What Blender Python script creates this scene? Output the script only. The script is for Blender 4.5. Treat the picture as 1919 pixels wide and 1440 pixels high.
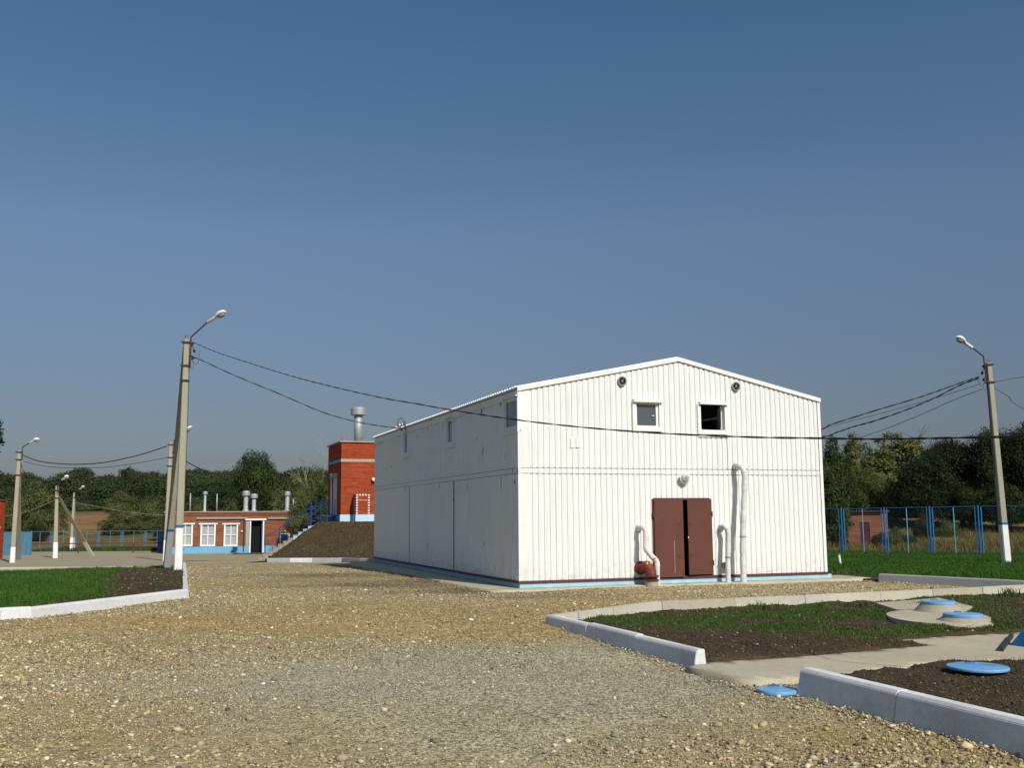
import bpy, bmesh, math, random
import numpy as np
from mathutils import Vector, Matrix
from mathutils.geometry import delaunay_2d_cdt

for o in list(bpy.data.objects): bpy.data.objects.remove(o)
SC = bpy.context.scene
COL = SC.collection
R = math.radians

# ------------------------------------------------------------ camera
F = 1888.0; PITCH = math.atan(246/1888.0); ROLL = 0.0072; HC = 1.8
PX, PY = 959.5, 720.0
cf = Vector((0, math.cos(PITCH), math.sin(PITCH)))
_u0 = Vector((0, -math.sin(PITCH), math.cos(PITCH))); _r0 = Vector((1, 0, 0))
cr = _r0*math.cos(ROLL) - _u0*math.sin(ROLL)
cu = _u0*math.cos(ROLL) + _r0*math.sin(ROLL)
CAM = Vector((0, 0, HC))
cam_d = bpy.data.cameras.new('camera'); cam = bpy.data.objects.new('camera', cam_d); COL.objects.link(cam)
m = Matrix((cr, cu, -cf)).transposed().to_4x4(); m.translation = CAM
cam.matrix_world = m
cam_d.sensor_width = 36; cam_d.lens = F/1919*36; cam_d.clip_end = 5000; cam_d.clip_start = 0.05
SC.camera = cam

# ------------------------------------------------------------ sun, sky, exposure
SUN_EL = R(39); SUN_AZ = math.atan2(0.52, -0.854)      # azimuth measured from +Y towards +X
S = Vector((math.sin(SUN_AZ)*math.cos(SUN_EL), math.cos(SUN_AZ)*math.cos(SUN_EL), math.sin(SUN_EL)))
sl = bpy.data.lights.new('sun', 'SUN'); so = bpy.data.objects.new('sun', sl); COL.objects.link(so)
so.rotation_euler = S.to_track_quat('Z', 'Y').to_euler(); so.location = (0, 0, 50)
sl.energy = 4.3; sl.angle = R(0.5); sl.color = (1.0, 0.955, 0.87)
W = bpy.data.worlds.new('World'); SC.world = W; W.use_nodes = True
nt = W.node_tree; nt.nodes.clear()
sky = nt.nodes.new('ShaderNodeTexSky'); sky.sky_type = 'NISHITA'; sky.sun_disc = False
sky.sun_elevation = SUN_EL; sky.sun_rotation = SUN_AZ; sky.air_density = 1.0; sky.dust_density = 1.2; sky.ozone_density = 2.0
bg = nt.nodes.new('ShaderNodeBackground'); bg.inputs[1].default_value = 0.085
wo = nt.nodes.new('ShaderNodeOutputWorld')
# the late-summer sky is deeper than the clear-air model: scale it by elevation above the horizon
tc = nt.nodes.new('ShaderNodeTexCoord'); sp = nt.nodes.new('ShaderNodeSeparateXYZ')
rp = nt.nodes.new('ShaderNodeValToRGB'); mx = nt.nodes.new('ShaderNodeMixRGB'); mx.blend_type = 'MULTIPLY'; mx.inputs[0].default_value = 1
SKYRAMP = [(0.0, (0.43, 0.46, 0.56)), (0.05, (0.475, 0.485, 0.57)), (0.10, (0.56, 0.54, 0.595)), (0.27, (0.81, 0.83, 0.87)), (0.45, (0.64, 0.85, 0.96)), (1.0, (0.8, 0.92, 1.0))]
cr_ = rp.color_ramp
while len(cr_.elements) < len(SKYRAMP): cr_.elements.new(0.5)
for e, (p, c) in zip(cr_.elements, SKYRAMP): e.position = p; e.color = (*c, 1)
nt.links.new(tc.outputs['Generated'], sp.inputs[0]); nt.links.new(sp.outputs[2], rp.inputs[0])
nt.links.new(sky.outputs[0], mx.inputs[1]); nt.links.new(rp.outputs[0], mx.inputs[2])
nt.links.new(mx.outputs[0], bg.inputs[0]); nt.links.new(bg.outputs[0], wo.inputs[0])
SC.view_settings.view_transform = 'Standard'; SC.view_settings.look = 'None'
SC.view_settings.exposure = 0.0; SC.view_settings.gamma = 1.0; SC.view_settings.use_curve_mapping = False
SC.render.engine = 'CYCLES'

# ------------------------------------------------------------ placing helpers (photo pixel -> real position)
def ray(px, py): return (cf*F + cr*(px-PX) - cu*(py-PY)).normalized()
def sstep(a, b, x):
    t = np.clip((x-a)/(b-a), 0, 1); return t*t*(3-2*t)
YL = [0, 32, 52, 66, 76, 95, 105, 130, 180, 240, 400, 900, 3000]; ZL = [0, 0, -.47, -.60, -1.2, -1.2, -1.25, -.3, 3.0, 6.0, 10, 12, 12]
YR = [0, 32, 50, 68, 90, 130, 200, 400, 900, 3000];    ZR = [0, -.03, -.2, -.38, 1.2, 3.0, 5.0, 9, 12, 12]
def T(x, y):
    w = sstep(2, 12, np.asarray(x, float))
    return np.interp(y, YL, ZL)*(1-w) + np.interp(y, YR, ZR)*w
def G(px, py, z=0.0):
    d = ray(px, py); return CAM + d*((z-HC)/d.z)
def GT(px, py, dz=0.0):
    d = ray(px, py); t = 2.0
    while t < 600:
        p = CAM + d*t
        if p.z <= float(T(p.x, p.y)) + dz: break
        t += 0.05
    return CAM + d*t
def AY(px, py, Y):                                     # the point of the pixel's ray at depth Y
    d = ray(px, py); return CAM + d*(Y/d.y)
def onplane(px, py, o, n):
    d = ray(px, py); return CAM + d*((o-CAM).dot(n)/d.dot(n))
class Frame:
    def __init__(s, o, ang):
        s.o = Vector(o); s.a = ang; s.u = Vector((math.cos(ang), math.sin(ang), 0)); s.v = Vector((-math.sin(ang), math.cos(ang), 0))
    def loc(s, p): d = p-s.o; return Vector((d.dot(s.u), d.dot(s.v), d.z))
    def w(s, x, y, z=0): return s.o + s.u*x + s.v*y + Vector((0, 0, z))
    def front(s, px, py, v=0): return s.loc(onplane(px, py, s.w(0, v), s.v))      # on the plane local y = v
    def side(s, px, py, u=0): return s.loc(onplane(px, py, s.w(u, 0), s.u))       # on the plane local x = u
def plan(p0, p1, pixels):                              # wire: pixels put on the vertical plane through two plan points
    a = Vector((p0[0], p0[1], 0)); d = Vector((p1[0]-p0[0], p1[1]-p0[1], 0)).normalized(); n = Vector((-d.y, d.x, 0))
    return [onplane(x, y, a, n) for x, y in pixels]
def inside(poly, x, y):
    x = np.asarray(x, float); y = np.asarray(y, float); c = np.zeros(x.shape, bool); n = len(poly)
    for i in range(n):
        x0, y0 = poly[i][:2]; x1, y1 = poly[(i+1) % n][:2]
        k = ((y0 > y) != (y1 > y)); xi = (x1-x0)*(y-y0)/((y1-y0) if y1 != y0 else 1e-9)+x0
        c ^= k & (x < xi)
    return c
def vnoise(x, y, seed=0, octs=4):                      # cheap value noise 0..1
    x = np.asarray(x, float); y = np.asarray(y, float); out = 0; amp = .5; tot = 0
    for o in range(octs):
        xi = np.floor(x); yi = np.floor(y); fx = x-xi; fy = y-yi; fx = fx*fx*(3-2*fx); fy = fy*fy*(3-2*fy)
        def h(a, b):
            v = np.sin(a*127.1+b*311.7+seed*74.7+o*13.3)*43758.5453; return v-np.floor(v)
        out = out+amp*((h(xi, yi)*(1-fx)+h(xi+1, yi)*fx)*(1-fy)+(h(xi, yi+1)*(1-fx)+h(xi+1, yi+1)*fx)*fy)
        tot += amp; amp *= .5; x = x*2.03+5.1; y = y*2.03+1.7
    return out/tot

# ------------------------------------------------------------ materials
class N:
    def __init__(s, name, rough=.8, spec=.3, metal=0.):
        s.m = bpy.data.materials.new(name); s.m.use_nodes = True; s.t = s.m.node_tree; s.b = s.t.nodes['Principled BSDF']
        s.b.inputs['Roughness'].default_value = rough; s.b.inputs['Specular IOR Level'].default_value = spec; s.b.inputs['Metallic'].default_value = metal
        s.tc = s.t.nodes.new('ShaderNodeTexCoord')
    def n(s, typ, **k):
        n = s.t.nodes.new(typ)
        for a, b in k.items(): setattr(n, a, b)
        return n
    def l(s, a, b): s.t.links.new(a, b)
    def map(s, scale=(1, 1, 1), vec=None):
        mp = s.n('ShaderNodeMapping'); mp.inputs['Scale'].default_value = scale; s.l(vec or s.tc.outputs['Object'], mp.inputs[0]); return mp.outputs[0]
    def noise(s, scale, detail=4, rough=.6, vec=None):
        n = s.n('ShaderNodeTexNoise'); n.inputs['Scale'].default_value = scale; n.inputs['Detail'].default_value = detail; n.inputs['Roughness'].default_value = rough
        s.l(vec or s.tc.outputs['Object'], n.inputs['Vector']); return n.outputs['Fac']
    def vor(s, scale, out='Color', feature='F1', vec=None):
        n = s.n('ShaderNodeTexVoronoi', feature=feature); n.inputs['Scale'].default_value = scale
        s.l(vec or s.tc.outputs['Object'], n.inputs['Vector']); return n.outputs[out]
    def ramp(s, fac, stops, interp='LINEAR'):
        r = s.n('ShaderNodeValToRGB'); cr = r.color_ramp; cr.interpolation = interp
        while len(cr.elements) < len(stops): cr.elements.new(.5)
        for e, (p, c) in zip(cr.elements, stops): e.position = p; e.color = (*c, 1) if not isinstance(c, (int, float)) else (c, c, c, 1)
        s.l(fac, r.inputs[0]); return r.outputs[0]
    def mix(s, fac, a, b, mode='MIX'):
        x = s.n('ShaderNodeMixRGB', blend_type=mode)
        for i, v in zip((0, 1, 2), (fac, a, b)):
            if isinstance(v, (int, float)): x.inputs[i].default_value = v if i == 0 else (v, v, v, 1)
            elif isinstance(v, tuple): x.inputs[i].default_value = (*v, 1)
            else: s.l(v, x.inputs[i])
        return x.outputs[0]
    def math(s, op, a, b=0.):
        x = s.n('ShaderNodeMath', operation=op)
        for i, v in enumerate((a, b)):
            if isinstance(v, (int, float)): x.inputs[i].default_value = v
            else: s.l(v, x.inputs[i])
        return x.outputs[0]
    def attr(s, name): n = s.n('ShaderNodeAttribute', attribute_name=name); return n.outputs['Color']
    def color(s, c):
        if isinstance(c, tuple): s.b.inputs['Base Color'].default_value = (*c, 1)
        else: s.l(c, s.b.inputs['Base Color'])
        return s
    def bump(s, h, strength=.4, dist=.01, prev=None):
        b = s.n('ShaderNodeBump'); b.inputs['Strength'].default_value = strength; b.inputs['Distance'].default_value = dist; s.l(h, b.inputs['Height'])
        if prev is not None: s.l(prev, b.inputs['Normal'])
        s.l(b.outputs[0], s.b.inputs['Normal']); return b.outputs[0]

def sc(c, k): return tuple(min(1, v*k) for v in c)
def painted(name, c, rough=.5, spec=.35, var=.14, scale=3., metal=0., bump=.05):
    n = N(name, rough, spec, metal); f = n.noise(scale, 6, .65); f2 = n.noise(scale*9, 3)
    a = n.ramp(f, [(.3, sc(c, 1-var)), (.62, c), (.8, sc(c, 1+var*.4))])
    n.color(n.mix(.25, a, n.ramp(f2, [(.3, sc(c, .8)), (.7, sc(c, 1.08))]))); n.bump(f2, bump, .01); return n.m
MT = {}
def wall_white(name, c, grime):
    n = N(name, .42, .4); big = n.noise(.55, 5, .6); st = n.noise(2.2, 5, .6, n.map((4, 4, .35)))
    col = n.mix(n.ramp(big, [(.35, .0), (.75, grime)]), c, sc(c, .80))
    col = n.mix(n.ramp(st, [(.5, .0), (.82, grime*1.1)]), col, (.46, .44, .38))
    sp = n.n('ShaderNodeSeparateXYZ'); n.l(n.tc.outputs['Object'], sp.inputs[0])          # splash dirt on the lowest stretch of sheet
    spl = n.math('MULTIPLY', n.ramp(n.noise(6, 5), [(.4, 0.), (.75, .55)]), n.ramp(n.math('MULTIPLY', sp.outputs[2], .25), [(.06, 1.), (.2, 0.)]))
    col = n.mix(spl, col, (.40, .36, .28)); n.color(col)
    bd = n.n('ShaderNodeTexNoise'); bd.inputs['Scale'].default_value = 1.4; n.l(n.tc.outputs['Object'], bd.inputs[0])
    n.bump(bd.outputs['Fac'], .16, .05); return n.m
MT['gable'] = wall_white('white_painted_sheet', (.77, .77, .745), .30)
MT['sidewall'] = wall_white('weathered_white_sheet', (.80, .82, .82), .34)
MT['white'] = painted('white_paint', (.82, .81, .77), .5)
MT['trimw'] = painted('white_trim', (.84, .83, .80), .4)
MT['plinth'] = painted('light_blue_plinth_paint', (.36, .62, .72), .8, .2, .22, 2.)
MT['plinth2'] = painted('sky_blue_paint', (.16, .42, .62), .8, .2, .2, 2.)
MT['plinth3'] = painted('pale_blue_paint', (.50, .72, .82), .8, .2, .15, 2.)
MT['maroon'] = painted('maroon_paint', (.11, .028, .045), .6)
MT['gate'] = painted('red_brown_gate_paint', (.125, .042, .030), .55, .35, .22, 1.4)
MT['redm'] = painted('red_oxide_metal', (.19, .036, .028), .6, .3, .35, 5)
MT['brownm'] = painted('brown_metal', (.10, .04, .03), .6)
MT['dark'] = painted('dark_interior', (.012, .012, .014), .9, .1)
MT['black'] = painted('black_rubber', (.018, .018, .022), .6)
MT['clamp'] = painted('dark_steel', (.035, .03, .032), .6)
MT['arm'] = painted('maroon_steel', (.075, .022, .028), .55)
MT['blue'] = painted('blue_metal_paint', (.018, .145, .34), .45, .4, .25, 4)
MT['bluelid'] = painted('blue_lid_paint', (.17, .40, .68), .6, .35, .34, 2.2)
MT['deepblue'] = painted('deep_blue_paint', (.015, .06, .26), .5)
MT['cyanm'] = painted('pale_blue_metal_paint', (.10, .32, .52), .55, .3, .3, 3)
MT['zinc'] = painted('galvanised_sheet', (.40, .43, .45), .55, .5, .25, 6, .35)
MT['lampglass'] = painted('frosted_glass', (.42, .44, .41), .3, .5)
MT['faded'] = painted('faded_blue_paint', (.075, .20, .30), .7, .2, .3, 2)
MT['greyp'] = painted('grey_metal', (.30, .29, .26), .6)
MT['brass'] = painted('brass', (.62, .36, .05), .3, .5, .1, 5, .6)
MT['wrap'] = painted('white_pipe_wrap', (.72, .71, .70), .7, .2, .3, 9, 0, .8)
MT['scuff'] = painted('bared_dark_metal', (.10, .11, .11), .7)
MT['seam'] = painted('dark_sheet_seam', (.22, .22, .21), .7)
MT['mesh'] = painted('grey_blue_wire', (.06, .11, .15), .6)
MT['roof'] = painted('grey_roof', (.26, .26, .25), .8)
MT['curtain'] = painted('curtain', (.15, .16, .135), .9, .1, .25, .8)
MT['rust'] = painted('rusty_steel', (.13, .05, .035), .8, .2, .4, 6)
def concrete(name, c, var=.2, rough=.85):
    n = N(name, rough, .2); f = n.noise(.9, 8, .65); g = n.noise(14, 5, .6); h = n.noise(60, 3)
    a = n.ramp(f, [(.3, sc(c, 1-var)), (.55, c), (.75, sc(c, 1+var*.6))]); a = n.mix(.35, a, n.ramp(g, [(.25, sc(c, .65)), (.6, sc(c, 1.12))]))
    pit = n.ramp(h, [(.3, .55), (.42, 1.)]); n.color(n.mix(.6, a, n.mix(1, a, pit, 'MULTIPLY'))); n.bump(g, .3, .01); return n.m
MT['pole'] = concrete('pole_concrete', (.36, .335, .25), .16)
MT['conc'] = concrete('path_concrete', (.46, .41, .29), .24)
MT['yard'] = concrete('yard_concrete', (.33, .285, .185), .2)
MT['cone'] = concrete('render_concrete', (.36, .31, .23), .22)
MT['kerbw'] = concrete('whitewashed_kerb', (.62, .62, .62), .12)
MT['kerbb'] = concrete('limewashed_kerb', (.68, .69, .69), .30)
MT['kerbn'] = concrete('bare_kerb', (.50, .47, .38), .25)
MT['kerbg'] = concrete('grey_kerb', (.34, .36, .36), .16)
MT['band'] = concrete('concrete_band', (.42, .37, .28), .15)
def bricks(name, c1, c2, mortar, scale=1.):
    n = N(name, .9, .15); sp = n.n('ShaderNodeSeparateXYZ'); n.l(n.tc.outputs['Object'], sp.inputs[0])
    cb = n.n('ShaderNodeCombineXYZ'); n.l(n.math('ADD', sp.outputs[0], sp.outputs[1]), cb.inputs[0]); n.l(sp.outputs[2], cb.inputs[1])
    b = n.n('ShaderNodeTexBrick'); n.l(cb.outputs[0], b.inputs[0])
    b.inputs['Scale'].default_value = 1; b.inputs['Brick Width'].default_value = .26*scale; b.inputs['Row Height'].default_value = .078*scale
    b.inputs['Mortar Size'].default_value = .006*scale; b.inputs['Color1'].default_value = (*c1, 1); b.inputs['Color2'].default_value = (*c2, 1); b.inputs['Mortar'].default_value = (*mortar, 1)
    row = n.noise(1.6, 4, .6, n.map((.4, .4, 7))); f = n.noise(.8, 6)
    col = n.mix(.5, b.outputs[0], n.mix(1., b.outputs[0], n.ramp(row, [(.32, .45), (.66, 1.5)]), 'MULTIPLY'))
    n.color(n.mix(.6, col, n.mix(1., col, n.ramp(f, [(.3, .75), (.7, 1.15)]), 'MULTIPLY'))); n.bump(b.outputs['Fac'], -.3, .01); return n.m
MT['brickr'] = bricks('red_brick', (.37, .058, .018), (.25, .038, .014), (.30, .10, .055))
MT['bricko'] = bricks('orange_brown_brick', (.26, .095, .045), (.19, .068, .036), (.24, .13, .08))
MT['brickp'] = bricks('pinkish_brick', (.30, .12, .07), (.24, .10, .06), (.30, .17, .11))
def glassm():
    n = N('window_glass', .06, .6); n.color((.075, .09, .10)); n.b.inputs['Coat Weight'].default_value = .3; return n.m
MT['glass'] = glassm()
def clear():
    n = N('clear_pane', .04, .5); n.color((.9, .95, 1)); n.b.inputs['Alpha'].default_value = .22; return n.m
MT['clear'] = clear()
def gravel_mat():
    n = N('gravel', .92, .12)
    patch = n.noise(.22, 5, .6); mid = n.noise(1.1, 5, .6); fine = n.noise(38, 4, .7)
    vc = n.vor(34, 'Color'); vd = n.vor(34, 'Distance'); vc2 = n.vor(15, 'Color'); vd2 = n.vor(15, 'Distance')
    h = n.n('ShaderNodeSeparateColor'); n.l(vc, h.inputs[0]); h2 = n.n('ShaderNodeSeparateColor'); n.l(vc2, h2.inputs[0])
    st = n.ramp(h.outputs[0], [(0, (.11, .085, .043)), (.3, (.24, .19, .10)), (.6, (.35, .28, .145)), (.85, (.44, .37, .21)), (1, (.60, .54, .38))])
    st2 = n.ramp(h2.outputs[1], [(0, (.14, .11, .06)), (.4, (.31, .25, .13)), (.8, (.40, .33, .19)), (1, (.52, .46, .31))])
    a = n.mix(n.ramp(h2.outputs[2], [(.45, .0), (.5, 1.)]), st, st2)
    dirt = n.ramp(fine, [(.3, (.21, .16, .075)), (.7, (.33, .26, .13))])
    a = n.mix(n.ramp(mid, [(.38, .55), (.62, .05)]), a, dirt)
    grey = n.attr('tone'); gs = n.n('ShaderNodeSeparateColor'); n.l(grey, gs.inputs[0])
    a = n.mix(gs.outputs[0], a, n.ramp(h.outputs[1], [(0, (.11, .10, .065)), (.5, (.32, .295, .20)), (1, (.54, .51, .38))]))   # finer grey screenings
    a = n.mix(gs.outputs[1], a, n.mix(1., a, (.47, .46, .46), 'MULTIPLY'))                                             # damp dark patches
    a = n.mix(gs.outputs[2], a, n.mix(1., a, (1.03, .92, .73), 'MULTIPLY'))                                            # clayey tracks
    a = n.mix(1., a, n.ramp(patch, [(.3, .94), (.7, 1.24)]), 'MULTIPLY'); n.color(a)
    hh = n.math('SUBTRACT', 1., vd); p = n.bump(hh, .7, .012); p = n.bump(n.math('SUBTRACT', 1., vd2), .5, .02, p); n.bump(mid, .2, .04, p); return n.m
MT['gravel'] = gravel_mat()
def attr_mat(name, rough=.85, spec=.2, bump=None, trans=0.):
    n = N(name, rough, spec); n.color(n.attr('col'))
    if bump: n.bump(n.noise(bump, 4), .4, .01)
    if trans:
        tr = n.n('ShaderNodeBsdfTranslucent'); n.l(n.attr('col'), tr.inputs[0]); ms = n.n('ShaderNodeMixShader'); ms.inputs[0].default_value = trans
        n.l(n.b.outputs[0], ms.inputs[1]); n.l(tr.outputs[0], ms.inputs[2]); out = [x for x in n.t.nodes if x.type == 'OUTPUT_MATERIAL'][0]; n.l(ms.outputs[0], out.inputs[0])
    return n.m
MT['stones'] = attr_mat('pebble_stone', .85, .2, 30)
MT['leaf'] = attr_mat('leaves', .7, .18, None, .18)
MT['blade'] = attr_mat('grass_blades', .7, .15, None, .2)
def soil_mat():
    n = N('soil', .95, .08); a = n.noise(2.5, 7, .7); b = n.noise(22, 5, .7); v = n.vor(26, 'Distance')
    c = n.ramp(a, [(.3, (.036, .027, .015)), (.55, (.072, .053, .029)), (.75, (.12, .090, .052))]); c = n.mix(.5, c, n.ramp(b, [(.3, (.022, .015, .010)), (.7, (.12, .086, .052))])); n.color(c)
    p = n.bump(b, .8, .04); n.bump(n.math('SUBTRACT', 1., v), .5, .03, p); return n.m
MT['soil'] = soil_mat()
def mound_mat():
    n = N('mound_earth', .95, .08); a = n.noise(1.1, 7, .7); b = n.noise(9, 6, .7)
    c = n.ramp(a, [(.3, (.050, .035, .019)), (.55, (.082, .057, .030)), (.78, (.125, .090, .048))]); c = n.mix(.45, c, n.ramp(b, [(.3, (.022, .015, .008)), (.7, (.10, .072, .04))])); n.color(c)
    n.bump(b, .9, .08); return n.m
MT['mound'] = mound_mat()
def ground_mat():
    n = N('meadow_ground', .95, .08); c = n.attr('col'); f = n.noise(.35, 7, .7); g = n.noise(5, 5, .7)
    c = n.mix(1., c, n.ramp(f, [(.3, .65), (.7, 1.3)]), 'MULTIPLY'); c = n.mix(1., c, n.ramp(g, [(.25, .6), (.7, 1.25)]), 'MULTIPLY'); n.color(c); n.bump(g, .6, .08); return n.m
MT['ground'] = ground_mat()
def bark():
    n = N('bark', .9, .1); f = n.noise(6, 5, .6, n.map((1, 1, .2))); n.color(n.ramp(f, [(.3, (.05, .04, .03)), (.7, (.16, .13, .10))])); n.bump(f, .5, .03); return n.m
MT['bark'] = bark()
MT['palebark'] = painted('pale_bare_wood', (.36, .33, .28), .9, .1)

# ------------------------------------------------------------ mesh helpers
class MB:
    def __init__(s): s.v = []; s.f = []
    def add(s, vs, fs):
        o = len(s.v); s.v += [tuple(p) for p in vs]; s.f += [tuple(i+o for i in f) for f in fs]; return s
    def box(s, x0, x1, y0, y1, z0, z1):
        return s.add([(x0, y0, z0), (x1, y0, z0), (x1, y1, z0), (x0, y1, z0), (x0, y0, z1), (x1, y0, z1), (x1, y1, z1), (x0, y1, z1)],
                     [(0, 3, 2, 1), (4, 5, 6, 7), (0, 1, 5, 4), (1, 2, 6, 5), (2, 3, 7, 6), (3, 0, 4, 7)])
    def bar(s, a, b, w, h=None, w1=None, h1=None, up=(0, 0, 1), off=0):
        a = Vector(a); b = Vector(b); h = h or w; w1 = w1 or w; h1 = h1 or h; d = (b-a).normalized(); up = Vector(up)
        if abs(d.dot(up)) > .98: up = Vector((0, 1, 0))
        x = d.cross(up).normalized(); y = x.cross(d).normalized()
        vs = [a+x*sx*w/2+y*sy*h/2 for sx, sy in ((-1, -1), (1, -1), (1, 1), (-1, 1))]+[b+x*sx*w1/2+y*sy*h1/2 for sx, sy in ((-1, -1), (1, -1), (1, 1), (-1, 1))]
        return s.add(vs, [(0, 3, 2, 1), (4, 5, 6, 7), (0, 1, 5, 4), (1, 2, 6, 5), (2, 3, 7, 6), (3, 0, 4, 7)])
    def tube(s, pts, r, n=8, caps=True):
        pts = [Vector(p) for p in pts]; rs = r if isinstance(r, (list, tuple)) else [r]*len(pts); o = len(s.v); x = None
        for i, p in enumerate(pts):
            d = ((pts[i+1] if i+1 < len(pts) else p)-(pts[i-1] if i else p)).normalized()
            if x is None: x = d.cross(Vector((0, 0, 1)) if abs(d.z) < .9 else Vector((1, 0, 0))).normalized()
            else: x = (x-d*x.dot(d)).normalized()
            y = d.cross(x)
            for k in range(n):
                a = 2*math.pi*k/n; s.v.append(tuple(p+(x*math.cos(a)+y*math.sin(a))*rs[i]))
        for i in range(len(pts)-1):
            for k in range(n): s.f.append((o+i*n+k, o+i*n+(k+1) % n, o+(i+1)*n+(k+1) % n, o+(i+1)*n+k))
        if caps: s.f.append(tuple(o+k for k in reversed(range(n)))); s.f.append(tuple(o+(len(pts)-1)*n+k for k in range(n)))
        return s
    def lathe(s, o, axis, prof, n=24, sx=1., ref=None):
        o = Vector(o); d = Vector(axis).normalized(); x = (d.cross(Vector((0, 0, 1)) if abs(d.z) < .9 else Vector((1, 0, 0)))).normalized(); y = d.cross(x); b = len(s.v)
        for (r, h) in prof:
            for k in range(n):
                a = 2*math.pi*k/n; s.v.append(tuple(o+d*h+(x*math.cos(a)*sx+y*math.sin(a))*r))
        for i in range(len(prof)-1):
            for k in range(n): s.f.append((b+i*n+k, b+i*n+(k+1) % n, b+(i+1)*n+(k+1) % n, b+(i+1)*n+k))
        s.f.append(tuple(b+k for k in reversed(range(n)))); s.f.append(tuple(b+(len(prof)-1)*n+k for k in range(n)))
        return s
    def prism(s, poly, z0, z1):                        # plan polygon (ccw) extruded; z may be callables
        n = len(poly); a = [(p[0], p[1], z0) for p in poly]+[(p[0], p[1], z1) for p in poly]
        return s.add(a, [tuple(reversed(range(n))), tuple(range(n, 2*n))]+[(i, (i+1) % n, n+(i+1) % n, n+i) for i in range(n)])
    def sweep(s, path, prof, closed=False):            # horizontal path, profile (side offset, height); butt-mitred
        P = [Vector(p) for p in path]; o = len(s.v); m_ = len(prof)
        for i, p in enumerate(P):
            a = (P[i]-P[i-1]) if i else (P[1]-P[0]); b = (P[i+1]-P[i]) if i+1 < len(P) else a
            a = Vector((a.x, a.y, 0)).normalized(); b = Vector((b.x, b.y, 0)).normalized(); na = Vector((-a.y, a.x, 0)); nb = Vector((-b.y, b.x, 0))
            nn = (na+nb).normalized(); k = 1/max(.4, nn.dot(na))
            for (q, h) in prof: s.v.append(tuple(p+nn*q*k+Vector((0, 0, h))))
        for i in range(len(P)-1):
            for k in range(m_): s.f.append((o+i*m_+k, o+i*m_+(k+1) % m_, o+(i+1)*m_+(k+1) % m_, o+(i+1)*m_+k))
        s.f.append(tuple(o+k for k in reversed(range(m_)))); s.f.append(tuple(o+(len(P)-1)*m_+k for k in range(m_)))
        return s
    def build(s, name, mat, parent=None, smooth=False, bevel=0, **props):
        me = bpy.data.meshes.new(name); me.from_pydata(s.v, [], s.f)
        bm = bmesh.new(); bm.from_mesh(me); bmesh.ops.recalc_face_normals(bm, faces=bm.faces)
        if bevel: bmesh.ops.bevel(bm, geom=bm.edges[:], offset=bevel, segments=2, affect='EDGES', clamp_overlap=True)
        bm.to_mesh(me); bm.free()
        return link(name, me, mat, parent, smooth, **props)
def link(name, me, mat, parent=None, smooth=False, **props):
    me.materials.append(MT[mat] if isinstance(mat, str) else mat)
    if smooth: me.polygons.foreach_set('use_smooth', [True]*len(me.polygons))
    o = bpy.data.objects.new(name, me); COL.objects.link(o)
    if parent: o.parent = parent
    for k, v in props.items(): o[k] = v
    return o
def thing(name, label, cat, loc=(0, 0, 0), rz=0, group=None):
    o = bpy.data.objects.new(name, None); COL.objects.link(o); o.location = loc; o.rotation_euler = (0, 0, rz); o.empty_display_size = .2
    o['label'] = label; o['category'] = cat
    if group: o['group'] = group
    return o
def tag(o, label, cat, group=None, kind=None):
    o['label'] = label; o['category'] = cat
    if group: o['group'] = group
    if kind: o['kind'] = kind
    return o
def npmesh(name, V, Fq, col=None, smooth=False):       # numpy verts (n,3), faces (m,k) of equal size, per-vertex colours
    me = bpy.data.meshes.new(name); k = Fq.shape[1]
    me.vertices.add(len(V)); me.vertices.foreach_set('co', V.astype(np.float32).ravel())
    me.loops.add(Fq.size); me.loops.foreach_set('vertex_index', Fq.astype(np.int32).ravel())
    me.polygons.add(len(Fq)); me.polygons.foreach_set('loop_start', np.arange(0, Fq.size, k, dtype=np.int32))
    me.update(calc_edges=True)
    if smooth: me.polygons.foreach_set('use_smooth', np.ones(len(Fq), bool))
    if col is not None: setcol(me, 'col', col)
    return me
def setcol(me, name, col):
    a = me.color_attributes.new(name, 'FLOAT_COLOR', 'POINT'); c = np.ones((len(me.vertices), 4), np.float32); c[:, :3] = col; a.data.foreach_set('color', c.ravel())
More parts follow.
